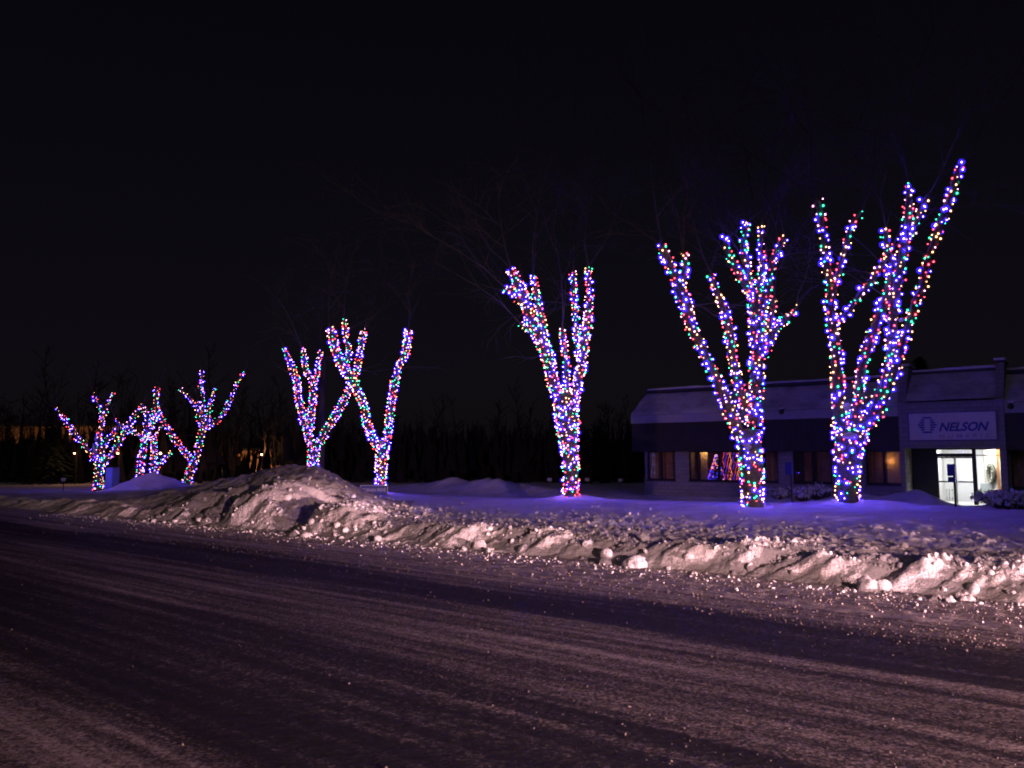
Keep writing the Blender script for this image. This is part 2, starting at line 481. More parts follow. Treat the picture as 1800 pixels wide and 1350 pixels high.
# ------------------------------------------------------------------ snow lumps
PHI = (1 + 5 ** 0.5) / 2
ICO_V = np.array([(-1, PHI, 0), (1, PHI, 0), (-1, -PHI, 0), (1, -PHI, 0), (0, -1, PHI), (0, 1, PHI), (0, -1, -PHI), (0, 1, -PHI), (PHI, 0, -1), (PHI, 0, 1), (-PHI, 0, -1), (-PHI, 0, 1)]) / math.sqrt(1 + PHI * PHI)
ICO_F = np.array([(0, 11, 5), (0, 5, 1), (0, 1, 7), (0, 7, 10), (0, 10, 11), (1, 5, 9), (5, 11, 4), (11, 10, 2), (10, 7, 6), (7, 1, 8), (3, 9, 4), (3, 4, 2), (3, 2, 6), (3, 6, 8), (3, 8, 9), (4, 9, 5), (2, 4, 11), (6, 2, 10), (8, 6, 7), (9, 8, 1)])
OCT_V = np.array([(1, 0, 0), (-1, 0, 0), (0, 1, 0), (0, -1, 0), (0, 0, 1), (0, 0, -1)], dtype=float)
OCT_F = np.array([(0, 2, 4), (2, 1, 4), (1, 3, 4), (3, 0, 4), (2, 0, 5), (1, 2, 5), (3, 1, 5), (0, 3, 5)])
rng = np.random.default_rng(5)
def lumps(name, P, size, mat, base=(ICO_V, ICO_F), jitter=0.45, smooth=False):
    bv, bf = base
    n = len(P)
    ang = rng.uniform(0, 2 * math.pi, (n, 3))
    cx, sx = np.cos(ang), np.sin(ang)
    Rz = np.zeros((n, 3, 3)); Rz[:, 0, 0] = cx[:, 0]; Rz[:, 0, 1] = -sx[:, 0]; Rz[:, 1, 0] = sx[:, 0]; Rz[:, 1, 1] = cx[:, 0]; Rz[:, 2, 2] = 1
    Rx = np.zeros((n, 3, 3)); Rx[:, 1, 1] = cx[:, 1]; Rx[:, 1, 2] = -sx[:, 1]; Rx[:, 2, 1] = sx[:, 1]; Rx[:, 2, 2] = cx[:, 1]; Rx[:, 0, 0] = 1
    Rm = Rz @ Rx
    loc = bv[None] * (1 + rng.uniform(-jitter, jitter, (n, len(bv), 1)))
    loc = loc * rng.uniform(0.45, 1.3, (n, 1, 3))
    vv = np.einsum('nij,nkj->nki', Rm, loc) * size[:, None, None] + P[:, None, :]
    ff = bf[None] + (np.arange(n) * len(bv))[:, None, None]
    me = np_mesh(name, vv.reshape(-1, 3), ff.reshape(-1, 3), smooth)
    return put(name, me, mat)
def wpts(t, s, z):
    return np.stack([AX[0] * t + BX[0] * s, AX[1] * t + BX[1] * s, z], axis=-1)
# crumbs over the bank top
nn = 17000
t = -1 + 21 * rng.random(nn) ** 1.35; s = 12.9 + rng.exponential(2.3, nn)
dens = vn(t * 0.9, s * 0.9, 77)
k = (s < 21) & (dens > rng.uniform(0.3, 0.8, nn))
t, s = t[k], s[k]
sz = 0.008 + 0.050 * rng.random(len(t)) ** 5
o = lumps('snow_rubble', wpts(t, s, H(t, s) + sz * 0.12), sz, M_chunk)
tag(o, kind='stuff')
# crumbs at the foot of the bank, on the road side
nn = 4500
t = rng.uniform(-1, 28, nn); e_ = edge(t); s = e_ - 0.02 - rng.exponential(0.38, nn)
k = s > 8.6
t, s = t[k], s[k]
sz = 0.005 + 0.026 * rng.random(len(t)) ** 6
o = lumps('snow_crumbs', wpts(t, s, sz * 0.4), sz, M_chunk)
tag(o, kind='stuff')
nn = 160
t = rng.uniform(-3, 14, nn); s = rng.uniform(2.5, 9.5, nn)
sz = 0.004 + 0.010 * rng.random(nn) ** 4
o = lumps('road_crumbs', wpts(t, s, sz * 0.3), sz, simple('dirty_crumb', (0.30, 0.25, 0.22), 0.9))
tag(o, kind='stuff')
# gritty crushed snow on the road
nn = 42000
t = -1.5 + 26 * rng.random(nn) ** 1.3; s = 12.6 - 8.0 * rng.random(nn) ** 1.25
st_ = fbm(t * 0.15, s * 3.2, 3, 201)
k = (st_ > rng.uniform(0.25, 0.85, nn)) & ~((s > 7.9) & (s < 9.3) & (rng.random(nn) < .85))
t, s = t[k], s[k]
sz = (0.005 + 0.015 * rng.random(len(t)) ** 4) * (0.45 + 0.55 * sst(s, 6.5, 10.5))
o = lumps('road_grit', wpts(t, s, sz * 0.5), sz, simple('crushed_dirty_snow', (0.30, 0.25, 0.235), 0.9, 0.5, 3), (OCT_V, OCT_F))
tag(o, kind='stuff')
# rubble on the pile
nn = 700
t = 13.5 + 11 * rng.random(nn) ** 1.5; s = 11.9 + rng.exponential(1.3, nn)
sz = 0.015 + 0.085 * rng.random(nn) ** 6
o = lumps('pile_rubble', wpts(t, s, H(t, s) + sz * 0.2), sz, M_chunk)
tag(o, kind='stuff')
# single chunks large enough to point at
def ico_sub(v, f):
    v = [tuple(a) for a in v]; cache = {}; out = []
    def mid(a, b):
        k_ = (min(a, b), max(a, b))
        if k_ not in cache:
            m_ = np.array(v[a]) + np.array(v[b]); m_ /= np.linalg.norm(m_); v.append(tuple(m_)); cache[k_] = len(v) - 1
        return cache[k_]
    for a, b, c in f:
        ab, bc, ca = mid(a, b), mid(b, c), mid(c, a)
        out += [(a, ab, ca), (b, bc, ab), (c, ca, bc), (ab, bc, ca)]
    return np.array(v), np.array(out)
IV1, IF1 = ico_sub(ICO_V, ICO_F)
IV2, IF2 = ico_sub(IV1, IF1)
chunk_me = []
for q in range(6):
    fr = rng.uniform(1.2, 2.2)
    off = rng.uniform(0, 50, 3)
    r_ = 0.72 + 0.75 * (fbm(IV2[:, 0] * fr + off[0] + IV2[:, 2] * 1.3, IV2[:, 1] * fr + off[1] - IV2[:, 2] * 0.9, 3, q) - 0.2)
    r_ = r_ + 0.16 * (fbm(IV2[:, 0] * 5 + off[1] + IV2[:, 2] * 4, IV2[:, 1] * 5 - IV2[:, 2] * 3, 2, q + 9) - 0.5)
    vv = IV2 * r_[:, None] * rng.uniform(0.75, 1.2, (1, 3))
    me = np_mesh('snow_chunk', vv, IF2, False); me.materials.append(M_chunk)
    chunk_me.append(me)
def chunk(px, py, s, size, label, group=None):
    tt = tofs(px, s)
    z = Hs(tt, s)
    o = put('snow_chunk', random.choice(chunk_me))
    o.location = W(tt, s, z + size * 0.25)
    o.rotation_euler = (random.uniform(0, 6), random.uniform(0, 6), random.uniform(0, 6))
    o.scale = (size, size * random.uniform(0.8, 1.1), size * random.uniform(0.75, 1.1))
    tag(o, label, 'snow chunk', group)
# named ones seen in the photograph
chunk(1327, 945, 14.0, 0.14, 'bright squarish snow chunk on the bank, below the second tree from the right', 'snow chunks lying on the bank')
chunk(1131, 941, 13.6, 0.12, 'rounded snow chunk perched on the bank crest, left of the widest flat stretch', 'snow chunks lying on the bank')
chunk(1065, 962, 12.75, 0.16, 'tall upright snow lump on the bank face right of centre', 'snow chunks lying on the bank')
chunk(1062, 985, 12.35, 0.13, 'lower of two stacked lumps at the foot of the bank right of centre', 'snow chunks lying on the bank')
chunk(1112, 985, 12.35, 0.20, 'wide snow lump at the foot of the bank between centre and right', 'snow chunks lying on the bank')
chunk(1515, 1033, 12.3, 0.19, 'wide broken snow block at the road edge, largest at lower right', 'snow chunks lying on the bank')
chunk(1540, 1028, 12.35, 0.16, 'snow block leaning on the largest block at the road edge', 'snow chunks lying on the bank')
chunk(1633, 986, 13.2, 0.10, 'round snow ball on the crest of the bank near the right edge', 'snow chunks lying on the bank')
chunk(1632, 1048, 12.1, 0.08, 'small snow lump lying on the road shoulder at right', 'snow chunks lying on the bank')
chunk(1657, 1056, 12.0, 0.10, 'snow lump beside the smaller one on the road shoulder at right', 'snow chunks lying on the bank')
chunk(521, 932, 12.1, 0.13, 'left one of two round snowballs at the foot of the big pile', 'snowballs at the pile foot')
chunk(540, 931, 12.0, 0.15, 'right one of two round snowballs at the foot of the big pile', 'snowballs at the pile foot')
for q in range(110):
    u = random.random()
    if u < 0.6:
        s_ = random.uniform(12.15, 13.1); sz_ = 0.045 + 0.10 * random.random() ** 2.5
    else:
        s_ = random.uniform(13.1, 17.5); sz_ = 0.03 + 0.06 * random.random() ** 2
    tt = random.uniform(0.2, 17.5)
    z = Hs(tt, s_)
    o = put('snow_chunk', random.choice(chunk_me))
    o.location = W(tt, s_, z + sz_ * 0.12)
    o.rotation_euler = (random.uniform(0, 6), random.uniform(0, 6), random.uniform(0, 6))
    o.scale = (sz_, sz_ * random.uniform(0.7, 1.1), sz_ * random.uniform(0.7, 1.1))
    tag(o, 'small irregular snow clod strewn along the ploughed bank beside the road', 'snow chunk', 'snow clods strewn along the bank')

# ------------------------------------------------------------------ trees with string lights
LIGHT = [  # colour, strength, share
    ('blue', (0.06, 0.035, 1.0), 360, 0.31),
    ('red', (1.0, 0.06, 0.10), 24, 0.21),
    ('green', (0.04, 0.85, 0.45), 18, 0.15),
    ('warm', (1.0, 0.48, 0.22), 22, 0.20),
    ('pink', (1.0, 0.40, 0.66), 24, 0.14)]
M_bulb = [emis('bulb_' + c[0], c[1], c[2]) for c in LIGHT]
CUM = np.cumsum([c[3] for c in LIGHT]); CUM /= CUM[-1]
def halo_mat(nm, col, st, fac_):
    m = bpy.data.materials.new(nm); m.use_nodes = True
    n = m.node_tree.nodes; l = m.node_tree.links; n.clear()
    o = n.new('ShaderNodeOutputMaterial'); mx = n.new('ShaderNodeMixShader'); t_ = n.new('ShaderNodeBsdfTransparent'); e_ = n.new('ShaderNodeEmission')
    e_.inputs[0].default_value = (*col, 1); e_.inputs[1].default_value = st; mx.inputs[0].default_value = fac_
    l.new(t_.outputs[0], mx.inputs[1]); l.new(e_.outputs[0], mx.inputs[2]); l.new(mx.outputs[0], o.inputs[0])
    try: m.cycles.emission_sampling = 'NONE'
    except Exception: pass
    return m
# glowing see-through shells added to imitate a bloom halo round each bulb
HALOC = [(0.05, 0.02, 1.0), (0.8, 0.02, 0.06), (0.02, 0.55, 0.30), (0.8, 0.25, 0.07), (0.6, 0.12, 0.5)]
HALOR = [5.4, 3.2, 3.4, 3.0, 3.0]
M_halo = [halo_mat('halo_' + LIGHT[i][0], HALOC[i], (2.6, 0.9, 0.8, 0.8, 0.9)[i], 0.24) for i in range(5)]
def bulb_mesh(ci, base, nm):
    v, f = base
    k_ = HALOR[ci]
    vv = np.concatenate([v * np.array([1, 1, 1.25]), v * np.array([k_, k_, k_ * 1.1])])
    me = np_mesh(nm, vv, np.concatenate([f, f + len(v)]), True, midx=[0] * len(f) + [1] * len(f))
    me.materials.append(M_bulb[ci]); me.materials.append(M_halo[ci])
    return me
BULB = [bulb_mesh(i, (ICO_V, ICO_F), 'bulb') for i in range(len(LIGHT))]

def resample(pts, rad, step):
    P = [Vector(p) for p in pts]
    L_ = [0]
    for i in range(1, len(P)): L_.append(L_[-1] + (P[i] - P[i - 1]).length)
    n_ = max(3, int(L_[-1] / step) + 1)
    out = []; ro = []
    for i in range(n_):
        u = L_[-1] * i / (n_ - 1)
        k_ = 0
        while k_ < len(P) - 2 and L_[k_ + 1] < u: k_ += 1
        f_ = (u - L_[k_]) / max(1e-6, L_[k_ + 1] - L_[k_])
        # catmull-rom
        p0 = P[max(k_ - 1, 0)]; p1 = P[k_]; p2 = P[k_ + 1]; p3 = P[min(k_ + 2, len(P) - 1)]
        q = 0.5 * ((2 * p1) + (p2 - p0) * f_ + (2 * p0 - 5 * p1 + 4 * p2 - p3) * f_ ** 2 + (3 * p1 - 3 * p2 + p3 - p0) * f_ ** 3)
        out.append(q); ro.append(rad[k_] + (rad[k_ + 1] - rad[k_]) * f_)
    return out, ro, L_[-1]

def grow(mb, p, d, ln, r, lvl, rnd, droop):
    """bare unlit twigs, recursive"""
    n_ = 4 if lvl > 1 else 3
    pts = [p.copy()]; q = p.copy(); dd = d.copy(); kids = []
    for i in range(n_):
        dd = (dd + Vector((rnd.uniform(-.28, .28), rnd.uniform(-.28, .28), rnd.uniform(-.2, .2) - droop))).normalized()
        q = q + dd * (ln / n_)
        pts.append(q.copy())
        if lvl > 0 and i >= 0 and rnd.random() < 0.85:
            kids.append((q.copy(), dd.copy(), i))
    rr = [r * (1 - 0.6 * i / n_) for i in range(n_ + 1)]
    mb.tube(pts, rr, 3, cap=False)
    for (kp, kd, i) in kids:
        sd = Vector((rnd.uniform(-1, 1), rnd.uniform(-1, 1), rnd.uniform(-0.5, 0.7))).normalized()
        nd = (kd * 0.9 + sd * 0.75).normalized()
        grow(mb, kp, nd, ln * rnd.uniform(0.5, 0.75), r * 0.55, lvl - 1, rnd, droop * 1.3)

TREES = []
def lit_tree(idx, org, sc, Y, limbs, label, lab2, pitch, spacing, near, bulb_r, crown=1.0, lvl=3, seed=1, twig_up=2.3):
    rnd = random.Random(seed)
    def conv(z): return org[0] + z[0] / sc, org[1] + z[1] / sc
    trunk = limbs[0]
    bx, by = conv(trunk[0])
    base = at(bx, by, Y)
    t_, s_ = TS(base.x, base.y)
    gz = Hs(t_, s_)
    root = empty('lit_tree', (base.x, base.y, gz)); tag(root, label, 'tree', 'bare trees wrapped in coloured lights')
    lights = empty('string_lights', (base.x, base.y, gz)); tag(lights, lab2, 'string lights', 'coloured string lights wound round the trees')
    O = Vector((base.x, base.y, gz))
    paths = []
    known = []   # (px,py,depth)
    tips = []
    for li, lb in enumerate(limbs):
        pts = []; rad = []
        k_ = rnd.uniform(-0.42, 0.42)
        if li == 0:
            dep0 = Y; k_ = 0
            z0 = by
        else:
            p0 = conv(lb[0]); j = min(known, key=lambda a: (a[0] - p0[0]) ** 2 + (a[1] - p0[1]) ** 2)
            dep0 = j[2]
        acc = 0; prev = None
        for z in lb:
            p = conv(z)
            if prev: acc += math.hypot(p[0] - prev[0], p[1] - prev[1]) / 1356 * Y
            prev = p
            dep = dep0 + k_ * acc
            P = at(p[0], p[1], dep)
            pts.append(P); rad.append(max(0.035, z[2] / sc / 1356 * dep / 2 * (0.80 if li == 0 else 0.66))); known.append((p[0], p[1], dep))
        if li == 0:
            low = pts[0].copy(); low.z = min(gz - 0.25, low.z - 0.1)
            pts.insert(0, low); rad.insert(0, rad[0] * 1.12)
        P2, R2, ln = resample(pts, rad, 0.16)
        P2 = [p + Vector((rnd.uniform(-.02, .02), rnd.uniform(-.02, .02), 0)) for p in P2]
        mb = MB()
        sides = 10 if near else 7
        mb.tube([p - O for p in P2], R2, sides)
        # uneven bark outline
        mb.v = [tuple(Vector(v) * 1.0 + Vector((rnd.uniform(-1, 1), rnd.uniform(-1, 1), 0)) * 0.012) for v in mb.v]
        mb.build('trunk' if li == 0 else 'limb', M_bark, root, smooth=True)
        paths.append((P2, R2, ln, li))
        if li > 0: tips.append((P2[-1], (P2[-1] - P2[-4]).normalized(), R2[-1], P2, R2))
    # unlit twigs above the wrapped part
    tw = MB()
    for (p, d, r_, P2, R2) in tips:
        up = (d * 0.9 + Vector((0, 0, 0.45))).normalized()
        grow(tw, p - O, up, twig_up * crown * rnd.uniform(0.8, 1.2), min(r_ * 0.5, 0.040), lvl, rnd, 0.02)
        grow(tw, p - O, (d + Vector((rnd.uniform(-.8, .8), rnd.uniform(-.8, .8), 0.1))).normalized(), twig_up * 0.75 * crown, min(r_ * 0.3, 0.022), lvl - 1, rnd, 0.06)
        q = P2[int(len(P2) * 0.65)]
        grow(tw, q - O, Vector((rnd.uniform(-1, 1), rnd.uniform(-1, 1), 0.3)).normalized(), 1.4 * crown, 0.02, max(1, lvl - 2), rnd, 0.08)
    tag(tw.build('twigs', M_twig, root), kind='stuff')
    # cable and bulbs
    cb = MB(); B = []
    for (P2, R2, ln, li) in paths:
        pit = pitch * (0.95 if li == 0 else 1.08)
        seg = ln / (len(P2) - 1)
        u = 0.28 if li == 0 else 0.0
        ang = rnd.uniform(0, 6.28); path = []
        nextb = 0; travelled = 0; last = None
        step_ang = 0.42
        while u < ln:
            f_ = u / seg; i = min(int(f_), len(P2) - 2); f_ -= i
            c = P2[i].lerp(P2[i + 1], f_); r_ = R2[i] + (R2[i + 1] - R2[i]) * f_
            d = (P2[i + 1] - P2[i]).normalized()
            a = d.cross(Vector((0.13, 0.21, 1)))
            if a.length < 1e-3: a = d.cross(Vector((1, 0, 0)))
            a.normalize(); b = d.cross(a)
            nrm = a * math.cos(ang) + b * math.sin(ang)
            q = c + nrm * (r_ + 0.014)
            if last is not None: travelled += (q - last).length
            last = q
            path.append(q - O)
            if travelled >= nextb:
                pp = q + nrm * 0.022 + Vector((rnd.gauss(0, .02), rnd.gauss(0, .02), rnd.gauss(0, .05 if li else .085)))
                B.append((pp, nrm))
                nextb = travelled + spacing * rnd.uniform(0.55, 1.45)
            step_ang = min(0.42, 0.055 / r_)
            ang += step_ang; u += pit * step_ang / (2 * math.pi) * rnd.uniform(0.5, 1.5)
        if len(path) > 2: cb.tube(path, 0.006 if near else 0.008, 3, cap=False)
    cb.build('cable', M_cable, lights)
    camp = Vector((0, 0, CAMZ))
    B = [(p, n_, (camp - p).normalized().dot(n_)) for p, n_ in B]
    order = sorted(range(len(B)), key=lambda i: -B[i][2] + 0.2 * rnd.random())
    single = set(order[:290]) if near else set()
    cols = np.searchsorted(CUM, [rnd.random() for _ in B])
    # runs of one colour here and there
    for i in single:
        p = B[i][0]
        o = put('bulb', BULB[int(cols[i])], None, lights)
        o.location = p - O
        k2 = bulb_r * rnd.uniform(0.55, 1.3)
        o.scale = (k2, k2, k2)
        o.rotation_euler = (rnd.uniform(-.8, .8), rnd.uniform(-.8, .8), rnd.uniform(0, 6))
    rest_ = [i for i in range(len(B)) if i not in single]
    bv, bf = (ICO_V, ICO_F) if near else (OCT_V, OCT_F)
    Pn = np.array([tuple(B[i][0] - O) for i in rest_])
    sz_ = bulb_r * np.array([rnd.uniform(0.55, 1.3) for _ in rest_])
    vv = (bv * np.array([1, 1, 1.25]))[None] * sz_[:, None, None] + Pn[:, None, :]
    kk = np.array(HALOR)[cols[rest_]]
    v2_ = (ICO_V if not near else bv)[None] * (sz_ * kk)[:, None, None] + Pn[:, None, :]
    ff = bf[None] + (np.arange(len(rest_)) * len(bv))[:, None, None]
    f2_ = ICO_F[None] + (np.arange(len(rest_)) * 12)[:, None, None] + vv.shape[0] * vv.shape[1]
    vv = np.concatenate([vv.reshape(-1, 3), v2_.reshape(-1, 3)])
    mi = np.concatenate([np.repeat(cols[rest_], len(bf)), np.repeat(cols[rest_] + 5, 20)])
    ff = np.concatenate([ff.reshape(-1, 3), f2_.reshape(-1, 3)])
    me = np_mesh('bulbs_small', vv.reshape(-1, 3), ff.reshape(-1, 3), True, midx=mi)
    for m_ in M_bulb + M_halo: me.materials.append(m_)
    o = put('bulb_mass', me, None, lights); tag(o, kind='stuff')
    TREES.append((idx, len(B)))
    return root

def L(*a): return list(a)
Z4 = ((1400, 250), 2.0775)
lit_tree(1, *Z4, 23.5, [
    L((188, 1318, 92), (188, 1200, 95), (190, 1120, 118), (195, 1050, 140)),
    L((165, 1070, 70), (155, 950, 60), (150, 850, 55), (145, 750, 55), (128, 650, 48), (122, 590, 48), (130, 530, 48), (112, 460, 38), (105, 400, 36), (98, 330, 36), (86, 260, 34), (72, 212, 30)),
    L((135, 530, 36), (160, 460, 26), (180, 390, 24), (195, 320, 24), (215, 280, 22), (238, 250, 16)),
    L((140, 655, 34), (185, 620, 25), (240, 545, 25), (290, 485, 28), (320, 430, 26), (350, 385, 22)),
    L((205, 1060, 62), (228, 930, 50), (238, 820, 46), (275, 710, 50), (310, 620, 50), (335, 540, 46), (352, 480, 40), (345, 430, 34), (328, 380, 34), (325, 318, 24)),
    L((225, 1065, 60), (290, 950, 48), (330, 860, 54), (350, 760, 60), (350, 660, 50), (360, 570, 54), (370, 500, 50), (385, 420, 48), (400, 350, 48), (408, 280, 42), (412, 210, 34), (408, 150, 24)),
    L((402, 350, 34), (440, 290, 28), (460, 230, 26), (485, 190, 18)),
    L((265, 1040, 48), (310, 960, 42), (345, 870, 46), (375, 770, 50), (400, 700, 42), (425, 620, 40), (455, 540, 40), (475, 450, 36), (500, 370, 36), (535, 280, 40), (562, 200, 38), (585, 120, 32), (610, 62, 14)),
    ], 'tallest light wrapped tree, rightmost of all, nearest the glass entrance',
    'multicoloured bulbs wound round the tallest tree, rightmost by the entrance', 0.17, 0.15, True, 0.0155, 1.25, 4, 3, 2.9)
Z3 = ((1120, 250), 2.0775)
lit_tree(2, *Z3, 23.6, [
    L((422, 1322, 85), (420, 1200, 92), (412, 1130, 98), (408, 1050, 100)),
    L((375, 1080, 58), (340, 980, 62), (300, 890, 56), (250, 780, 46), (205, 690, 54), (172, 580, 66), (150, 520, 56), (120, 450, 50), (88, 375, 34)),
    L((160, 510, 40), (178, 460, 34), (170, 400, 26)),
    L((400, 980, 50), (365, 860, 44), (345, 760, 44), (335, 670, 44), (310, 600, 36), (285, 530, 32), (270, 482, 28)),
    L((425, 1030, 80), (435, 890, 68), (440, 790, 70), (440, 700, 84), (438, 620, 80), (425, 545, 62)),
    L((420, 550, 50), (385, 500, 40), (350, 440, 30), (326, 380, 25), (318, 343, 20)),
    L((415, 530, 36), (400, 440, 30), (388, 370, 30), (402, 288, 28)),
    L((440, 560, 34), (455, 460, 26), (450, 380, 22), (453, 308, 20)),
    L((452, 620, 52), (475, 530, 46), (490, 450, 38), (515, 390, 32), (538, 345, 22)),
    L((470, 700, 40), (490, 640, 28), (502, 565, 22)),
    L((465, 770, 40), (500, 690, 34), (535, 650, 32), (582, 608, 24)),
    ], 'light wrapped tree with a fan of forked limbs, second from the right',
    'multicoloured bulbs on the many forked tree second from the right', 0.16, 0.14, True, 0.0155, 1.2, 4, 5, 2.7)
Z5 = ((860, 440), 2.936)
lit_tree(3, *Z5, 29.3, [
    L((422, 1275, 92), (420, 1100, 94), (412, 1000, 105), (402, 900, 140), (396, 800, 150), (396, 740, 140)),
    L((350, 760, 78), (322, 640, 78), (300, 540, 84), (252, 440, 84), (215, 360, 76), (180, 250, 74), (145, 160, 66), (110, 98, 50)),
    L((300, 520, 50), (268, 360, 44), (245, 230, 44), (225, 125, 30)),
    L((190, 280, 60), (125, 220, 46), (75, 190, 30)),
    L((265, 480, 44), (205, 410, 30), (158, 375, 22)),
    L((400, 740, 56), (398, 600, 38), (390, 500, 40), (378, 408, 32)),
    L((440, 770, 66), (462, 660, 64), (482, 560, 60), (492, 460, 72), (512, 330, 50), (514, 200, 40), (510, 82, 34)),
    L((470, 560, 44), (452, 450, 38), (446, 330, 40), (438, 230, 38), (430, 115, 34)),
    ], 'slender light wrapped tree standing alone right of centre',
    'multicoloured bulbs closely wound on the lone tree right of centre', 0.135, 0.125, True, 0.0155, 1.3, 4, 8, 2.9)
Z6 = ((480, 540), 3.75)
lit_tree(4, *Z6, 35.4, [
    L((715, 1232, 76), (712, 1100, 80), (716, 1000, 90), (722, 920, 90)),
    L((690, 920, 56), (640, 830, 68), (612, 740, 68), (595, 640, 64), (560, 560, 68), (520, 480, 72), (470, 400, 78), (425, 320, 72), (400, 220, 74), (368, 140, 64)),
    L((470, 390, 50), (500, 300, 42), (482, 220, 34), (480, 150, 38), (465, 80, 32)),
    L((738, 920, 64), (760, 800, 64), (770, 700, 64), (785, 600, 64), (800, 500, 66), (830, 400, 46), (868, 310, 58), (888, 220, 66), (895, 145, 52)),
    ], 'light wrapped tree shaped like a wide V beside the low blue sign',
    'multicoloured bulbs on the wide V tree behind the low blue sign', 0.135, 0.13, True, 0.0155, 1.2, 4, 13, 2.4)
lit_tree(5, *Z6, 38.5, [
    L((265, 1110, 72), (265, 980, 80), (275, 890, 92)),
    L((240, 890, 58), (225, 800, 68), (192, 700, 62), (166, 600, 58), (160, 500, 56), (132, 420, 44), (102, 340, 42), (76, 272, 32)),
    L((245, 800, 60), (255, 680, 54), (262, 580, 54), (260, 490, 50), (218, 420, 42), (205, 340, 38), (190, 272, 30)),
    L((265, 500, 46), (290, 430, 38), (300, 360, 34), (312, 280, 22)),
    L((310, 890, 62), (370, 780, 62), (430, 680, 58), (480, 590, 58), (525, 500, 58), (555, 400, 52), (575, 280, 46), (598, 160, 50)),
    ], 'coloured light tree rising from behind the big snow pile, left one of the crossing pair',
    'multicoloured bulbs on the tree rising behind the big snow pile', 0.135, 0.13, False, 0.0145, 1.1, 3, 17, 2.3)
Z7 = ((80, 630), 4.737)
lit_tree(6, *Z7, 45.0, [
    L((1165, 1105, 84), (1190, 980, 78), (1225, 900, 72), (1238, 830, 82)),
    L((1215, 850, 56), (1120, 730, 58), (1050, 640, 54), (990, 530, 48), (935, 450, 44), (930, 390, 36), (915, 330, 44), (932, 240, 56)),
    L((1260, 830, 66), (1280, 700, 66), (1300, 620, 66), (1310, 560, 64)),
    L((1305, 560, 56), (1280, 480, 52), (1270, 400, 44), (1265, 355, 34)),
    L((1310, 570, 44), (1310, 440, 30), (1310, 320, 30), (1292, 240, 48), (1305, 170, 34), (1295, 105, 34)),
    L((1325, 570, 50), (1362, 470, 46), (1375, 360, 42), (1395, 300, 26), (1405, 235, 26)),
    L((1335, 580, 52), (1430, 520, 42), (1490, 440, 38), (1540, 340, 34), (1595, 210, 32), (1658, 105, 20)),
    L((1280, 430, 34), (1230, 370, 26), (1190, 320, 28), (1120, 250, 30)),
    ], 'leaning coloured light tree with spread fingers, directly left of the big snow pile',
    'multicoloured bulbs on the leaning finger tree left of the big pile', 0.19, 0.17, False, 0.0145, 0.7, 2, 19, 1.5)
lit_tree(7, *Z7, 51.0, [
    L((892, 1040, 50), (900, 960, 56), (900, 850, 54), (905, 750, 50), (892, 680, 46)),
    L((905, 710, 34), (925, 640, 25), (958, 568, 26)),
    L((892, 690, 40), (862, 620, 34), (890, 550, 46), (905, 480, 40), (892, 405, 22)),
    L((905, 950, 44), (950, 880, 36), (1000, 830, 28), (1050, 780, 20)),
    ], 'small slim coloured light tree partly behind the little snow mound, with one low side branch',
    'multicoloured bulbs on the slim tree half hidden by the little mound', 0.18, 0.16, False, 0.0165, 0.6, 1, 23, 1.3)
lit_tree(8, *Z7, 49.0, [
    L((785, 1100, 52), (785, 1000, 56), (792, 880, 58), (810, 780, 54), (822, 680, 50)),
    L((822, 700, 40), (770, 640, 30), (722, 605, 30), (695, 575, 26)),
    L((822, 690, 46), (842, 560, 48), (850, 480, 50), (822, 430, 50), (780, 385, 22)),
    L((830, 660, 42), (880, 560, 38), (925, 480, 38), (940, 430, 28)),
    ], 'coloured light tree with straight thin trunk third from the left, left of the little mound',
    'multicoloured bulbs on the straight thin tree left of the little mound', 0.18, 0.16, False, 0.0165, 0.6, 1, 29, 1.3)
lit_tree(9, *Z7, 41.5, [
    L((440, 1140, 86), (440, 1050, 80), (446, 950, 76), (452, 870, 80)),
    L((425, 880, 44), (370, 790, 36), (290, 680, 40), (220, 600, 40), (150, 490, 34), (92, 418, 24)),
    L((450, 890, 52), (450, 760, 46), (446, 640, 46), (468, 540, 44), (480, 475, 40)),
    L((478, 490, 34), (440, 390, 28), (398, 295, 26)),
    L((485, 490, 34), (520, 380, 28), (568, 285, 26)),
    L((480, 880, 60), (560, 780, 48), (620, 680, 48), (680, 580, 48), (730, 490, 48), (785, 420, 34)),
    L((465, 830, 50), (492, 720, 42), (540, 650, 38), (590, 605, 26)),
    L((670, 600, 32), (625, 545, 24), (578, 512, 20)),
    ], 'coloured light tree with low wide arms beside the blue cabinet, leftmost of all',
    'multicoloured bulbs on the leftmost tree beside the blue cabinet', 0.18, 0.16, False, 0.0145, 0.7, 2, 31, 1.5)

# snow caught in the forks and piled against the trunks
def clump(px, py, Y, r_, label, sx=1.0, sz=0.8):
    o = put('snow_clump', random.choice(chunk_me))
    o.location = at(px, py, Y); r_ *= 0.62; o.scale = (r_ * sx, r_, r_ * sz); o.rotation_euler = (0.3, 0.2, random.uniform(0, 6))
    tag(o, label, 'snow clump', 'snow caught in the tree forks')
clump(1489, 715, 23.0, 0.20, 'upper pink snow clump caught in the fork of the rightmost tree')
clump(1493, 766, 22.9, 0.24, 'lower pink snow clump on the trunk of the rightmost tree', 1.2, 0.6)
clump(1314, 784, 23.0, 0.20, 'slanting snow clump caught in the fork of the second tree from right', 1.0, 0.5)
clump(1584, 562, 23.6, 0.16, 'small snow clump on the highest right limb of the rightmost tree')
clump(670, 778, 34.9, 0.24, 'snow clump in the low fork of the wide V tree')
#clump(1003, 872, 28.6, 0.34, 'cyan lit snow hump leaning on the foot of the lone central tree', 1.2, 0.9)
#clump(1487, 868, 22.9, 0.20, 'green lit snow lump against the foot of the rightmost tree', 0.9, 1.2)

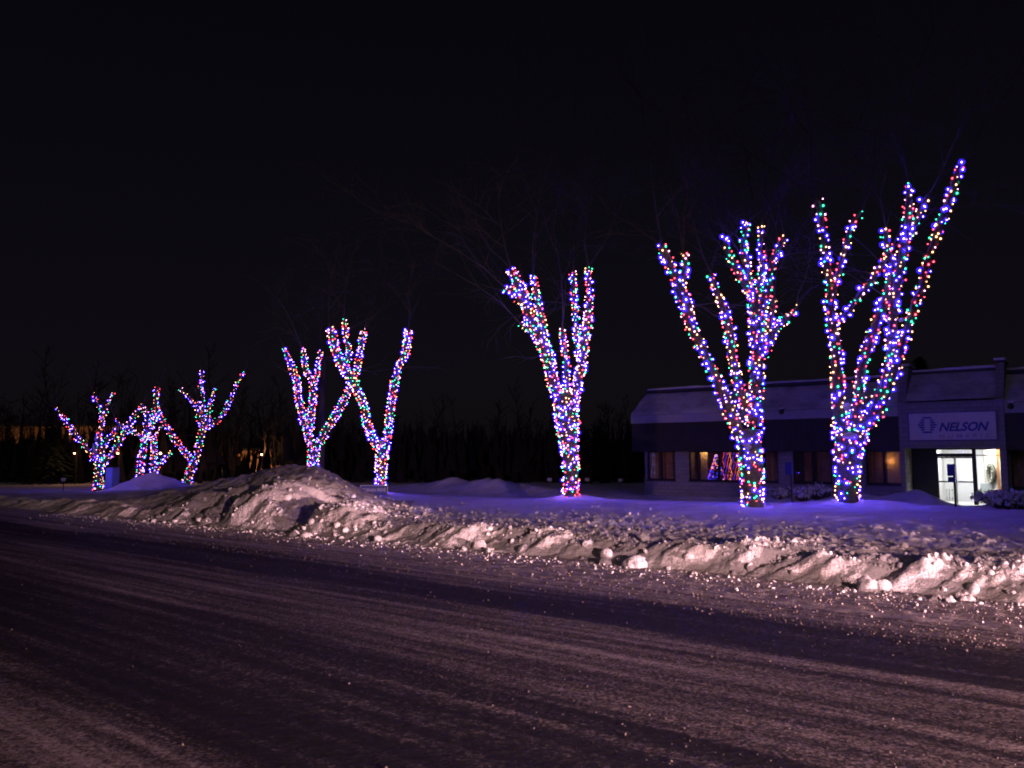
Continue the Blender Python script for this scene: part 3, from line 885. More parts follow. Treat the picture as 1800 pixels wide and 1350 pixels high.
# ------------------------------------------------------------------ office building
TH = math.atan2(-0.6017, 0.7987)
M_wall = None
def brick_mat(name, c1, c2, mortar):
    m, n, l, b = nt(name)
    c = n.new('ShaderNodeTexCoord')
    mp = n.new('ShaderNodeMapping'); mp.inputs['Rotation'].default_value = (R(90), 0, 0); l.new(c.outputs['Object'], mp.inputs[0])
    br = n.new('ShaderNodeTexBrick'); br.inputs['Scale'].default_value = 1.0
    br.inputs['Brick Width'].default_value = 0.4; br.inputs['Row Height'].default_value = 0.2; br.inputs['Mortar Size'].default_value = 0.012
    br.inputs['Color1'].default_value = (*c1, 1); br.inputs['Color2'].default_value = (*c2, 1); br.inputs['Mortar'].default_value = (*mortar, 1)
    l.new(mp.outputs[0], br.inputs[0]); l.new(br.outputs[0], b.inputs['Base Color'])
    b.inputs['Roughness'].default_value = 0.9
    bu = bump(n, l, br.outputs['Fac'], 0.01, 0.5, b); bu.invert = True
    return m
M_wall = brick_mat('pale_block_wall', (0.27, 0.26, 0.26), (0.22, 0.215, 0.215), (0.15, 0.145, 0.145))
M_fascia = simple('dark_corrugated_metal', (0.05, 0.048, 0.040), 0.6, 0.15, 2, metal=0.3)
M_band = simple('pale_metal_band', (0.34, 0.34, 0.36), 0.6, 0.12, 2)
M_flash = simple('dark_flashing', (0.05, 0.05, 0.055), 0.6, 0.2, 3)
M_frame = simple('dark_bronze_frame', (0.025, 0.023, 0.025), 0.45, 0.2, 5, metal=0.4)
M_roofsnow = snow_mat('roof_snow_patchy', (0.62, 0.61, 0.62), 0.22, (0.36, 0.35, 0.36), 0.02)
M_white = simple('white_paint', (0.75, 0.74, 0.72), 0.7, 0.05, 2)
M_signw = simple('sign_panel_white', (0.60, 0.58, 0.57), 0.5, 0.08, 1.5)
M_signb = simple('sign_blue', (0.03, 0.06, 0.28), 0.5, 0.1, 3)
M_signg = simple('sign_grey', (0.30, 0.29, 0.34), 0.5, 0.1, 3)
M_curt = simple('brown_curtain', (0.30, 0.17, 0.09), 0.9, 0.3, 3)
M_curt2 = simple('cream_curtain', (0.62, 0.42, 0.22), 0.9, 0.1, 3)
M_room = simple('room_wall', (0.22, 0.17, 0.13), 0.9, 0.1, 1)
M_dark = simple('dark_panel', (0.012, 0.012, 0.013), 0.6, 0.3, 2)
M_tile = simple('pale_floor_tile', (0.5, 0.48, 0.45), 0.5, 0.1, 3)
M_grey = simple('grey_upholstery', (0.25, 0.27, 0.26), 0.9, 0.1, 8)
M_wreath = simple('wreath_needles', (0.10, 0.10, 0.075), 0.95, 0.5, 20)
M_door = simple('orange_wood_door', (0.62, 0.30, 0.12), 0.6, 0.2, 5)
def glass_mat(name, wave=0.0, tint=(1, 1, 1), ior=1.5):
    m = bpy.data.materials.new(name); m.use_nodes = True
    n = m.node_tree.nodes; l = m.node_tree.links; n.clear()
    o = n.new('ShaderNodeOutputMaterial'); mx = n.new('ShaderNodeMixShader'); tr_ = n.new('ShaderNodeBsdfTransparent'); gl = n.new('ShaderNodeBsdfGlossy')
    fr = n.new('ShaderNodeFresnel'); fr.inputs[0].default_value = ior
    tr_.inputs[0].default_value = (*tint, 1); gl.inputs['Roughness'].default_value = 0.015
    if wave:
        c = n.new('ShaderNodeTexCoord'); x = noise(n, l, 1.6, 2, 0.5, c.outputs['Object'])
        b = n.new('ShaderNodeBump'); b.inputs['Distance'].default_value = wave; l.new(x.outputs['Fac'], b.inputs['Height']); l.new(b.outputs[0], gl.inputs['Normal'])
    l.new(fr.outputs[0], mx.inputs[0]); l.new(tr_.outputs[0], mx.inputs[1]); l.new(gl.outputs[0], mx.inputs[2]); l.new(mx.outputs[0], o.inputs[0])
    return m
M_glass = glass_mat('window_glass', 0.012)
M_glassr = glass_mat('window_glass_wavy', 0.05, (0.9, 0.9, 0.9), 1.9)

S0 = 38.0
bd = empty('office_building', tuple(W(0, S0, 0)), TH)
tag(bd, 'low pale office building with snowy mansard roof, dark fascia and lit glass entrance', 'building')
xL = fac(1134, 850)[0]; xE0 = fac(1590, 850)[0]; xS0 = fac(1598, 850)[0]; xS1 = fac(1763, 850)[0]; xE1 = fac(1775, 850)[0]; xR = 8.0
GZ = -0.35
SILL, HEAD = 0.68, 2.22
def xs(a, b): return fac(a, 820)[0], fac(b, 820)[0]
wins = [xs(1138, 1187), xs(1211, 1310), xs(1318, 1368), xs(1394, 1462), xs(1522, 1587)]
wr = xs(1777, 1850)
# front wall: plinth under the windows, piers between them
mb = MB(); mb.box(xL, xE0, 0, 0.3, GZ, SILL - 0.05); mb.build('lower_wall', M_wall, bd)
edges_ = [xL] + [v for w_ in wins for v in w_] + [xE0]
for i in range(0, len(edges_), 2):
    if edges_[i + 1] - edges_[i] > 0.03:
        MB().box(edges_[i], edges_[i + 1], 0.003, 0.297, SILL - 0.05, 2.6).build('wall_pier', M_wall, bd)
MB().box(xL, xE0, 0.006, 0.29, HEAD + 0.02, 2.595).build('lintel', M_wall, bd)
mb = MB(); mb.box(xE1, xR, 0, 0.3, GZ, SILL - 0.05); mb.box(xE1, wr[0], 0.003, 0.297, SILL - 0.048, 2.6); mb.box(wr[1], xR, 0.003, 0.297, SILL - 0.048, 2.6)
mb.build('lower_wall', M_wall, bd)
MB().box(xL, xL + 0.3, 0.302, 16, GZ, 4.2).build('end_wall', M_wall, bd)
MB().box(xL, xR, 16.002, 16.3, GZ, 5.4).build('rear_wall', M_wall, bd)
MB().box(xL + .302, xR, 0.305, 15.99, GZ + 0.05, GZ + 0.2).build('floor', M_tile, bd)
# windows
def window(x0, x1, z0, z1, splits, curt, gl=M_glass, lamp=None):
    f_ = MB(); w_ = 0.07
    f_.box(x0, x1, 0.05, 0.14, z0, z0 + w_); f_.box(x0, x1, 0.05, 0.14, z1 - w_, z1)
    f_.box(x0, x0 + w_, 0.052, 0.138, z0 + w_, z1 - w_); f_.box(x1 - w_, x1, 0.052, 0.138, z0 + w_, z1 - w_)
    xs_ = [x0] + [x0 + (x1 - x0) * s_ for s_ in splits] + [x1]
    for q in xs_[1:-1]: f_.box(q - 0.06, q + 0.06, 0.054, 0.136, z0 + w_, z1 - w_)
    fo = f_.build('window', M_frame, bd)
    MB().box(x0 - 0.04, x1 + 0.04, -0.05, 0.05, z0 - 0.05, z0 - 0.002).build('sill', M_frame, fo)
    for a, b in zip(xs_[:-1], xs_[1:]):
        p = MB(); p.v = [(a + .05, 0.09, z0 + .05), (b - .05, 0.09, z0 + .05), (b - .05, 0.09, z1 - .05), (a + .05, 0.09, z1 - .05)]; p.f = [(0, 1, 2, 3)]
        p.build('pane', gl, fo)
    # folded curtains behind
    for (ca, cb, mat_) in curt:
        a = x0 + (x1 - x0) * ca; b = x0 + (x1 - x0) * cb
        nf = max(4, int((b - a) / 0.05)); c = MB()
        for i in range(nf + 1):
            xx = a + (b - a) * i / nf; yy = 0.55 + 0.03 * math.sin(i * 1.9) + 0.012 * math.sin(i * 4.3)
            c.v += [(xx, yy, z0 - 0.1), (xx, yy, z1 + 0.2)]
        for i in range(nf): c.f.append((2 * i, 2 * i + 2, 2 * i + 3, 2 * i + 1))
        c.build('curtain', mat_, fo, smooth=True)
    # shallow room behind
    r_ = MB(); r_.box(x0 - 0.2, x1 + 0.2, 2.2, 2.3, GZ, 3.0); r_.box(x0 - 0.2, x0 - 0.12, 0.32, 2.198, GZ, 2.99); r_.box(x1 + 0.12, x1 + 0.2, 0.32, 2.197, GZ, 2.98); r_.box(x0 - .11, x1 + .11, 0.32, 2.19, 2.85, 2.95)
    r_.build('room', M_room, fo)
    for (lx, ly, lz, en, col_) in (lamp or []):
        d = bpy.data.lights.new('room_lamp', 'POINT'); d.energy = en; d.color = col_; d.shadow_soft_size = 0.06
        o = bpy.data.objects.new('room_lamp', d); COL.objects.link(o); o.parent = bd
        o.location = (x0 + (x1 - x0) * lx, ly, lz)
    return fo
OR = (1.0, 0.50, 0.18)
window(*wins[0], SILL, HEAD, [0.5], [(0.0, 0.46, M_curt), (0.5, 1.0, M_curt)], lamp=[(0.6, 0.3, 2.6, 1.6, OR)])
window(*wins[1], SILL, HEAD, [0.16, 0.54], [(0.14, 0.27, M_curt2)], gl=M_glassr, lamp=[(0.22, 0.36, 2.3, 14, (1, 0.62, 0.3))])
window(*wins[2], SILL, HEAD, [0.5], [(0.0, 1.0, M_curt)], lamp=[(0.5, 0.3, 2.6, 0.25, OR)])
window(*wins[3], SILL, HEAD, [0.22, 0.52], [(0.2, 0.48, M_curt), (0.55, 1.0, M_curt)], lamp=[(0.6, 0.3, 2.6, 1.3, OR)])
window(*wins[4], SILL, HEAD, [0.5], [(0.0, 0.5, M_curt), (0.52, 1.0, M_curt2)], lamp=[(0.62, 0.36, 1.75, 2.6, OR)])
window(*wr, SILL - 0.05, HEAD + 0.05, [0.5], [(0.0, 1.0, M_curt)], lamp=[(0.5, 0.3, 2.6, 0.05, OR)])
# added cone and lit dots imitating tree light reflections in the second window
xt = (fac(1248, 820)[0] + 0.05); ct = empty('window_reflection_lights', tuple(bd.matrix_basis @ Vector((xt, 0.75, 0.6))), TH)
tag(ct, 'added blue and red lights imitating reflections in the second window from the left', 'imitated reflection')
cn = MB()
for k in range(5):
    z0_ = 0.05 + k * 0.26; r0 = 0.42 - k * 0.075
    pts = [(0, 0, z0_), (0, 0, z0_ + 0.34)]; cn.tube(pts, [r0, 0.02], 12)
cn.build('reflection_cone', M_ever, ct)
db = [[] for _ in range(3)]
for k in range(190):
    h_ = random.random(); a_ = random.uniform(math.pi, 2 * math.pi); r0 = 0.44 * (1 - h_) + 0.05
    db[0 if h_ < 0.4 and random.random() < .8 else random.choice([0, 1, 2])].append((r0 * math.cos(a_) + 0.0, r0 * math.sin(a_), 0.08 + h_ * 1.35))
for q in range(9):
    cq = (1, 0, 1, 2, 1, 0, 1, 2, 1)[q]
    for k in range(22):
        if random.random() < .85: db[cq].append((0.34 + q * .105 + .04 * math.sin(k * .7 + q), 0.1 + .05 * q % .2, 0.08 + k * .068))
for ci, pl in zip((0, 1, 3), db):
    Pn = np.array(pl); vv = OCT_V[None] * 0.016 + Pn[:, None, :]; ff = OCT_F[None] + (np.arange(len(Pn)) * 6)[:, None, None]
    me = np_mesh('reflection_dots', vv.reshape(-1, 3), ff.reshape(-1, 3)); me.materials.append(emis('reflection_dot_%d' % ci, LIGHT[ci][1], 5.0))
    tag(put('bulb_mass', me, None, ct), kind='stuff')

# fascia, pale band and mansard
zf0 = 2.20; FY = -0.62
def mansard(x0, x1, name='mansard_roof'):
    zf1 = 3.72; zb = 4.15
    c = MB(); n_ = int((x1 - x0) / 0.15)
    c.box(x0, x1, FY + 0.04, FY + 0.1, zf0, zf1)
    for i in range(n_):
        a = x0 + (x1 - x0) * (i + 0.18) / n_; b = x0 + (x1 - x0) * (i + 0.72) / n_
        c.box(a, b, FY, FY + 0.038, zf0 + 0.01, zf1 - 0.01)
    c.build('corrugated_fascia', M_fascia, bd)
    MB().box(x0, x1, FY + 0.102, 0.0, zf0 + 0.02, zf0 + 0.08).build('soffit', M_fascia, bd)
    MB().box(x0 - 0.003, x1 + 0.003, FY - 0.05, FY + 0.12, zf1 + 0.002, zb).build('eave_band', M_band, bd)
    # sloping snow covered face
    tp = (1.45, 5.62)
    rf = MB(); rf.prism([(FY - 0.02, zb + 0.003), (FY + 0.3, zb + 0.003), (tp[0] + 0.3, tp[1] - 0.02), (tp[0], tp[1])], x0, x1)
    ro = rf.build('roof', M_flash, bd)
    nx = int((x1 - x0) / 0.12); ny = 14; sv_ = []; sf_ = []
    for i in range(nx + 1):
        for j in range(ny + 1):
            v_ = j / ny; x = x0 + (x1 - x0) * i / nx
            y = FY - 0.03 + (tp[0] - 0.10 - FY) * v_; z = zb + 0.01 + (tp[1] - 0.16 - zb) * v_
            th = 0.055 + 0.03 * float(vn(np.array([x * 0.7]), np.array([v_ * 2.0]), 3)[0])
            if j in (0, ny): th = 0.01
            sv_.append((x, y - th * 0.6, z + th * 0.8))
    for i in range(nx):
        for j in range(ny):
            a = i * (ny + 1) + j; sf_.append((a, a + ny + 1, a + ny + 2, a + 1))
    put('roof_snow', meshdata('roof_snow', sv_, sf_, True), M_roofsnow, ro)
    # ridge cap: dark edge with a lip of snow lying on it
    MB().box(x0, x1, tp[0] - 0.1, tp[0] + 0.35, tp[1] - 0.10, tp[1] + 0.05).build('ridge_edge', M_flash, ro)
    sc_v = []; sc_f = []; m_ = int((x1 - x0) / 0.1)
    for i in range(m_ + 1):
        x = x0 + (x1 - x0) * i / m_; hh = 0.06 + 0.09 * float(vn(np.array([x * 1.1 + 9]), np.array([0.5]), 5)[0])
        for (yy, zz) in ((-0.13, 0.052), (-0.14, 0.052 + hh * 0.6), (0.0, 0.05 + hh), (0.5, 0.05 + hh * 0.9), (0.6, 0.05)):
            sc_v.append((x, tp[0] + yy, tp[1] + zz))
    for i in range(m_):
        for j in range(4): sc_f.append((i * 5 + j, i * 5 + 5 + j, i * 5 + 6 + j, i * 5 + 1 + j))
    put('ridge_snow', meshdata('ridge_snow', sc_v, sc_f, True), M_snow, ro)
    return tp
tp = mansard(xL - 0.45, xE0 - 0.02)
mansard(xE1 + 0.02, xR)
# hipped left end of the mansard
hp = MB(); hp.v = [(xL - 0.46, FY, 4.15), (xL - 0.46, 15, 4.15), (xL + 0.35, 15, 5.6), (xL + 0.35, 1.4, 5.6)]
hp.f = [(0, 3, 2, 1)]; hp.build('hip_end', M_snow, bd)
MB().box(xL - 0.45, xL - 0.38, FY + 0.12, 15, zf0, 4.14).build('end_fascia', M_fascia, bd)
MB().box(xL + 0.3, xR, 1.8, 16, 5.45, 5.55).build('flat_roof', M_flash, bd)
MB().box(xL + 0.4, xR, 1.9, 15.9, 5.551, 5.68).build('flat_roof_snow', M_snow, bd)
# entrance bay: projecting pale frame with sign
FYe = FY - 0.05
zt = 4.28
for qa, qb in ((xE0, xS0), (xS1, xE1)): MB().box(qa, qb, FYe, 0.3, GZ, zt).build('entrance_pier', M_wall, bd)
MB().box(xS0 + 0.002, xS1 - 0.002, FYe + 0.003, 0.3, 2.30, zt - 0.002).build('entrance_header', M_wall, bd)
# sloped roof between the fins
rf = MB(); rf.prism([(FYe + 0.02, zt + 0.003), (1.2, zt + 0.003), (tp[0] + 0.3, 5.7), (tp[0], 5.72)], xE0 + 0.3, xE1 - 0.3)
ro = rf.build('roof', M_flash, bd)
sv_ = []; sf_ = []; nx = 40; ny = 14
for i in range(nx + 1):
    for j in range(ny + 1):
        v_ = j / ny; x = xE0 + 0.28 + (xE1 - xE0 - 0.56) * i / nx
        th = 0.05 + 0.04 * float(vn(np.array([x * 0.9]), np.array([v_ * 2.5]), 8)[0])
        sv_.append((x, FYe + 0.0 + (tp[0] - FYe - 0.1) * v_ - th * .6, zt + 0.02 + (5.60 - zt) * v_ + th * 0.8))
for i in range(nx):
    for j in range(ny):
        a = i * (ny + 1) + j; sf_.append((a, a + ny + 1, a + ny + 2, a + 1))
put('roof_snow', meshdata('roof_snow', sv_, sf_, True), M_roofsnow, ro)
MB().box(xE0 + 0.3, xE1 - 0.3, tp[0] - 0.08, tp[0] + 0.5, 5.66, 5.82).build('ridge_edge', M_flash, ro)
mm = MB()
for i in range(26):
    a = xE0 + 0.3 + (xE1 - xE0 - 0.6) * i / 26; b = xE0 + 0.3 + (xE1 - xE0 - 0.6) * (i + 1) / 26
    h_ = 0.06 + 0.07 * float(vn(np.array([a * 1.7]), np.array([3.3]), 2)[0]); mm.prism([(tp[0] - 0.12, 5.822), (tp[0] - 0.1, 5.82 + h_), (tp[0] + 0.6, 5.82 + h_), (tp[0] + 0.6, 5.822)], a, b)
mm.build('ridge_snow', M_snow, ro)
# party wall fins
for (a, b) in ((xE0 - 0.02, xE0 + 0.29), (xE1 - 0.29, xE1 + 0.02)):
    fn = MB(); fn.prism([(FYe - 0.02, zt + 0.003), (0.4, zt + 0.003), (2.0, 5.6), (2.0, 5.98), (0.72, 5.98)][0:1] + [(2.0, zt + 0.003), (2.0, 5.95), (0.55, 5.95)], a, b)
    fo = fn.build('party_wall_fin', M_wall, bd)
    MB().box(a - 0.05, b + 0.05, 0.40, 2.05, 5.953, 6.03).build('coping', M_flash, fo)
    MB().box(a - 0.06, b + 0.06, 0.38, 2.05, 6.032, 6.13).build('coping_snow', M_snow, fo, bevel=0.03)
# soffit of entrance and recess
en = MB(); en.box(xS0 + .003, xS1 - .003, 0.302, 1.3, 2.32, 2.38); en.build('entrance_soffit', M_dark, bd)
xG0 = fac(1647, 830, 39.0)[0]
RY = 1.0   # recess depth of the glazing
def fx(px, s=S0 + RY): return fac(px, 830, s)[0]
def fz(py, px=1680, s=S0 + RY): return fac(px, py, s)[1]
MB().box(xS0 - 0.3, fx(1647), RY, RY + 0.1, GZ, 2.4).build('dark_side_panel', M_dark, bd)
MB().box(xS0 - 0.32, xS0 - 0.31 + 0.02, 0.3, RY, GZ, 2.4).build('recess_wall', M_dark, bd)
MB().box(xS1 + 0.0, xS1 + 0.1, 0.302, RY, GZ, 2.4).build('recess_wall', M_wall, bd)
# glazed entrance screen
es = MB()
z_tr0 = fz(803); z_tr1 = fz(797); z_top = fz(790.5)
es.box(fx(1646), fx(1765), RY, RY + 0.1, z_top, z_top + 0.12)
es.box(fx(1646), fx(1717), RY + .002, RY + 0.098, z_tr0, z_tr1)
es.box(fx(1717), fx(1765), RY + .002, RY + 0.098, fz(801), fz(799.5))
es.box(fx(1710.5), fx(1717), RY - 0.03, RY + 0.13, GZ, z_top)
es.box(fx(1645.5), fx(1648), RY - 0.01, RY + 0.11, GZ, z_top - .001)
es.box(fx(1763), fx(1766), RY - 0.01, RY + 0.11, GZ, z_top - .001)
scr = es.build('entrance_frame', M_frame, bd)
fl = fz(886)
def leaf(a, b):
    d = MB(); x0, x1 = fx(a), fx(b); w_ = 0.035
    zt_ = z_tr0 - 0.005
    d.box(x0, x1, RY + .03, RY + .07, zt_ - w_ - .02, zt_); d.box(x0, x1, RY + .03, RY + .07, fl - .12, fl - .02)
    d.box(x0, x0 + w_, RY + .031, RY + .069, fl - .02, zt_ - w_ - .02); d.box(x1 - w_, x1, RY + .031, RY + .069, fl - .02, zt_ - w_ - .02)
    zm = fz(847); d.box(x0 + w_, x1 - w_, RY + .032, RY + .068, zm - 0.03, zm + 0.03)
    o = d.build('glass_door', M_frame, bd)
    p = MB(); p.v = [(x0 + .02, RY + .05, fl), (x1 - .02, RY + .05, fl), (x1 - .02, RY + .05, zt_ - .02), (x0 + .02, RY + .05, zt_ - .02)]; p.f = [(0, 1, 2, 3)]
    p.build('pane', M_glass, o)
    return o
lf = leaf(1648, 1679); rt = leaf(1679.5, 1711)
for o_, xx in ((lf, fx(1675.5)), (rt, fx(1683))):
    MB().tube([(xx, RY - .03, fz(852)), (xx, RY - .03, fz(844))], 0.014, 6).box(xx - .01, xx + .01, RY - .03, RY + .03, fz(844) - .02, fz(844)).build('handle', M_white, o_)
p = MB(); p.v = [(fx(1648), RY + .05, z_tr1), (fx(1711), RY + .05, z_tr1), (fx(1711), RY + .05, z_top), (fx(1648), RY + .05, z_top)]; p.f = [(0, 1, 2, 3)]; p.build('transom_pane', M_glass, scr)
p = MB(); p.v = [(fx(1717), RY + .05, fl), (fx(1764), RY + .05, fl), (fx(1764), RY + .05, z_top), (fx(1717), RY + .05, z_top)]; p.f = [(0, 1, 2, 3)]; p.build('side_pane', M_glass, scr)
# lobby
lx0, lx1 = fx(1640), fx(1775) + 0.6
lb = MB(); lb.box(lx0 - .1, lx0, RY + .12, 4.2, GZ, 2.9); lb.box(lx0, lx1, 4.2, 4.3, GZ, 2.9); lb.box(lx0, lx1, RY + .13, 4.19, 2.72, 2.8)
lb.build('lobby_wall', M_white, bd)
# oblique side wall of the lobby with the wreath
xw0, yw0 = fx(1718), 3.6
xw1, yw1 = fac(1752, 830, S0 + 2.2)[0], 2.2
d_ = Vector((xw1 - xw0, yw1 - yw0, 0)).normalized(); nrm_ = Vector((-d_.y, d_.x, 0)) * -1
wv = MB(); wv.v = [(xw0, yw0, GZ), (xw1, yw1, GZ), (xw1, yw1, 2.72), (xw0, yw0, 2.72), (xw0 - nrm_.x * .1, yw0 - nrm_.y * .1, GZ), (xw1 - nrm_.x * .1, yw1 - nrm_.y * .1, GZ), (xw1 - nrm_.x * .1, yw1 - nrm_.y * .1, 2.72), (xw0 - nrm_.x * .1, yw0 - nrm_.y * .1, 2.72)]
wv.f = [(0, 1, 2, 3), (4, 7, 6, 5), (1, 5, 6, 2), (3, 2, 6, 7), (0, 3, 7, 4)]
M_pinkw = simple('lobby_side_wall', (0.62, 0.55, 0.48), 0.8, 0.04, 2)
wv.build('lobby_partition', M_pinkw, bd)
dz0, dz1 = fac(1757, 882, S0 + 2.2)[1], fac(1757, 803, S0 + 2.2)[1]
xa, xb = fac(1752.5, 830, S0 + 2.2)[0], fac(1772, 830, S0 + 2.2)[0]
dr = MB().box(xa, xb, 2.2, 2.26, GZ + .2, 2.3).build('inner_door', M_door, bd)
gx0, gx1 = fac(1757.5, 830, S0 + 2.2)[0], fac(1763, 830, S0 + 2.2)[0]
MB().box(gx0, gx1 + .3, 2.185, 2.198, fac(1757, 854, S0 + 2.2)[1], fac(1757, 807, S0 + 2.2)[1]).build('door_glass', M_white, dr)
def lamp(loc, e_, sx, sy, col_=(0.92, 0.96, 1.0)):
    d = bpy.data.lights.new('ceiling_lamp', 'AREA'); d.shape = 'RECTANGLE'; d.size = sx; d.size_y = sy; d.energy = e_; d.color = col_
    o = bpy.data.objects.new('ceiling_lamp', d); COL.objects.link(o); o.parent = bd; o.location = loc; return o
lamp(((lx0 + lx1) / 2 - 0.4, 2.0, 2.68), 230, 1.6, 0.9)
lamp(((xa + xb) / 2 + 0.1, 1.9, 2.6), 22, 0.3, 0.3, (1, 0.75, 0.45))
lamp(((xS0 + xS1) / 2 - 0.3, -0.42, 2.31), 26, 0.25, 0.25, (1, 0.86, 0.8))
def furniture(name, label, cat, px, py, s_):
    x, z = fac(px, py, s_)
    e_ = empty(name, tuple(bd.matrix_basis @ Vector((x, s_ - S0, z))), TH); return tag(e_, label, cat)
# wall radiator
rd = furniture('radiator', 'white wall radiator seen through the left glass door', 'radiator', 1663, 880, S0 + 4.1)
for i in range(5):
    MB().box(-0.26 + i * 0.11, -0.19 + i * 0.11, -0.08, 0.02, 0.02, 0.62).build('fin', M_white, rd, bevel=0.015)
MB().box(-0.27, 0.31, -0.02, 0.04, 0.10, 0.16).box(-0.27, 0.31, -0.02, 0.04, 0.48, 0.54).build('pipe', M_grey, rd)
# armchair in the lobby
ch = furniture('armchair', 'pale grey armchair in the lobby behind the side pane', 'armchair', 1737, 884, S0 + 2.4)
MB().box(-.30, .30, -.30, .30, .12, .42).build('seat', M_grey, ch, bevel=.04)
MB().prism([(.2, .3), (.34, .3), (.42, .86), (.30, .86)], -.30, .30).build('backrest', M_grey, ch, bevel=.03)
for q in (-1, 1): MB().box(q * .30 - .05 + q * .05, q * .30 + .05 + q * .05, -.3, .32, .1, .60).build('armrest', M_grey, ch, bevel=.03)
for qx in (-.24, .24):
    for qy in (-.24, .24): MB().tube([(qx, qy, 0), (qx, qy, .12)], .02, 6).build('leg', M_frame, ch)
# wreath on the oblique wall
wx, wz = fac(1744.5, 832, S0 + 2.5)
frac = 0.72
wc = Vector((xw0 + (xw1 - xw0) * frac, yw0 + (yw1 - yw0) * frac, wz)) + nrm_ * 0.07
wre = empty('wreath', tuple(bd.matrix_basis @ wc), TH + math.atan2(d_.y, d_.x)); tag(wre, 'dark green wreath with small lights hanging on the lobby wall', 'wreath')
wm = MB()
for k in range(900):
    a = random.uniform(0, 6.283); r0 = .08 + .39 * math.sqrt(random.random()); q = Vector((r0 * math.cos(a), random.uniform(-.05, .05), r0 * math.sin(a)))
    dd = Vector((random.uniform(-1, 1), random.uniform(-.6, .6), random.uniform(-1, 1))).normalized() * 0.07
    n_ = len(wm.v); sd = dd.cross(Vector((0, 1, .2))).normalized() * 0.008; wm.v += [tuple(q - sd), tuple(q + sd), tuple(q + dd)]; wm.f.append((n_, n_ + 1, n_ + 2))
wm.tube([(0.37 * math.cos(a * .3927), 0, 0.37 * math.sin(a * .3927)) for a in range(17)], 0.09, 8, cap=False)
wm.build('needles', M_wreath, wre)
M_tiny = emis('wreath_bulb', (1, .9, .8), 3)
for (a, r_) in ((0.3, .36), (1.4, .33), (4.9, .36), (5.6, .30), (2.6, .38)):
    o = put('bulb', np_mesh('bulb', OCT_V * 0.022, OCT_F), M_tiny, wre); o.location = (r_ * math.cos(a), -0.09, r_ * math.sin(a))

# shop sign
x0, x1 = fx(1601, S0 + FYe), fx(1757.5, S0 + FYe)
z0, z1 = fac(1604, 775, S0 + FYe)[1], fac(1604, 727, S0 + FYe)[1] + 0.02
sg = empty('company_sign', tuple(bd.matrix_basis @ Vector((x0, FYe, z0))), TH)
tag(sg, 'wide pale sign panel reading NELSON NUMERIC with striped blue emblem above the entrance', 'sign')
SW, SH = x1 - x0, z1 - z0
MB().box(0.03, SW - .03, -0.05, -0.003, 0.03, SH - .03).build('panel', M_signw, sg)
fr_ = MB(); fr_.box(0, SW, -0.07, -0.002, 0, 0.028); fr_.box(0, SW, -0.07, -0.002, SH - .028, SH); fr_.box(0, .028, -0.069, -0.003, .028, SH - .028); fr_.box(SW - .028, SW, -0.069, -0.003, .028, SH - .028)
fr_.build('frame', M_signb, sg)
def text(s_, size, x, z, mat, parent, shear=0.0, offset=0.0, space=1.0, y=-0.052, width=None, name='lettering', depth=0.004):
    c = bpy.data.curves.new('txt', 'FONT'); c.body = s_; c.size = size; c.shear = shear; c.offset = offset; c.space_character = space; c.extrude = depth
    tmp = bpy.data.objects.new('txt', c); COL.objects.link(tmp)
    bpy.context.view_layer.update()
    dg = bpy.context.evaluated_depsgraph_get()
    me = bpy.data.meshes.new_from_object(tmp.evaluated_get(dg)); me.name = name
    bpy.data.objects.remove(tmp)
    xs_ = [v.co.x for v in me.vertices]; wd = max(xs_) - min(xs_); mn = min(xs_)
    k_ = (width / wd) if width else 1.0
    for v in me.vertices: v.co.x = (v.co.x - mn) * k_
    o = put(name, me, None, parent); me.materials.clear(); me.materials.append(mat)
    o.location = (x, y, z); o.rotation_euler = (R(90), 0, 0)
    return o
def sx(px): return (px - 1601) / (1757.5 - 1601) * SW
def szp(py, px=1680): return (771.5 - py) / (771.5 - 719.5) * SH
text('NELSON', 0.50, sx(1657), szp(754), M_signb, sg, shear=0.32, offset=0.018, width=sx(1745) - sx(1657))
text('NUMERIC', 0.22, sx(1657), szp(766.5), M_signg, sg, space=1.7, width=sx(1747) - sx(1657), offset=0.002)
lg = MB(); cxx, czz = sx(1636), szp(742.5); W_ = (sx(1653.5) - sx(1618.5)) / 2; H_ = SH * 0.30
rows = 7
for i in range(rows):
    v_ = (i + 0.5) / rows * 2 - 1
    hw = W_ * (1 - 0.62 * abs(v_)); th = H_ / rows * 0.70
    zc = czz + v_ * H_; hole = W_ * 0.30 if abs(v_) < 0.62 else 0
    if hole:
        lg.box(cxx - hw, cxx - hole, -0.056, -0.0505, zc - th, zc + th); lg.box(cxx + hole, cxx + hw, -0.056, -0.0505, zc - th, zc + th)
    else: lg.box(cxx - hw, cxx + hw, -0.056, -0.0505, zc - th, zc + th)
lg.build('emblem', M_signb, sg)
# flood lamps under the eave
def flood(px, py, s_, label):
    x, z = fac(px, py, s_)
    e_ = tag(empty('flood_lamp', tuple(bd.matrix_basis @ Vector((x, s_ - S0, z))), TH), label, 'flood lamp', 'unlit flood lamps on the fascia')
    MB().tube([(0, .12, 0.05), (0, -.02, 0.0), (0, -.16, -0.07)], [.04, .09, .12], 10).build('lamp_head', M_fascia, e_, smooth=True)
    MB().tube([(0, .3, 0.1), (0, .05, 0.06)], .02, 6).build('bracket', M_flash, e_)
    MB().box(-.09, .09, -.14, .1, .09, .14).build('snow_cap', M_snow, e_, bevel=.03)
flood(1777, 712, S0 + FY - 0.3, 'small dark flood lamp with snow cap right of the company sign')
flood(1375, 722, S0 + FY - 0.3, 'small snow capped flood lamp on the pale band between the two right trees')

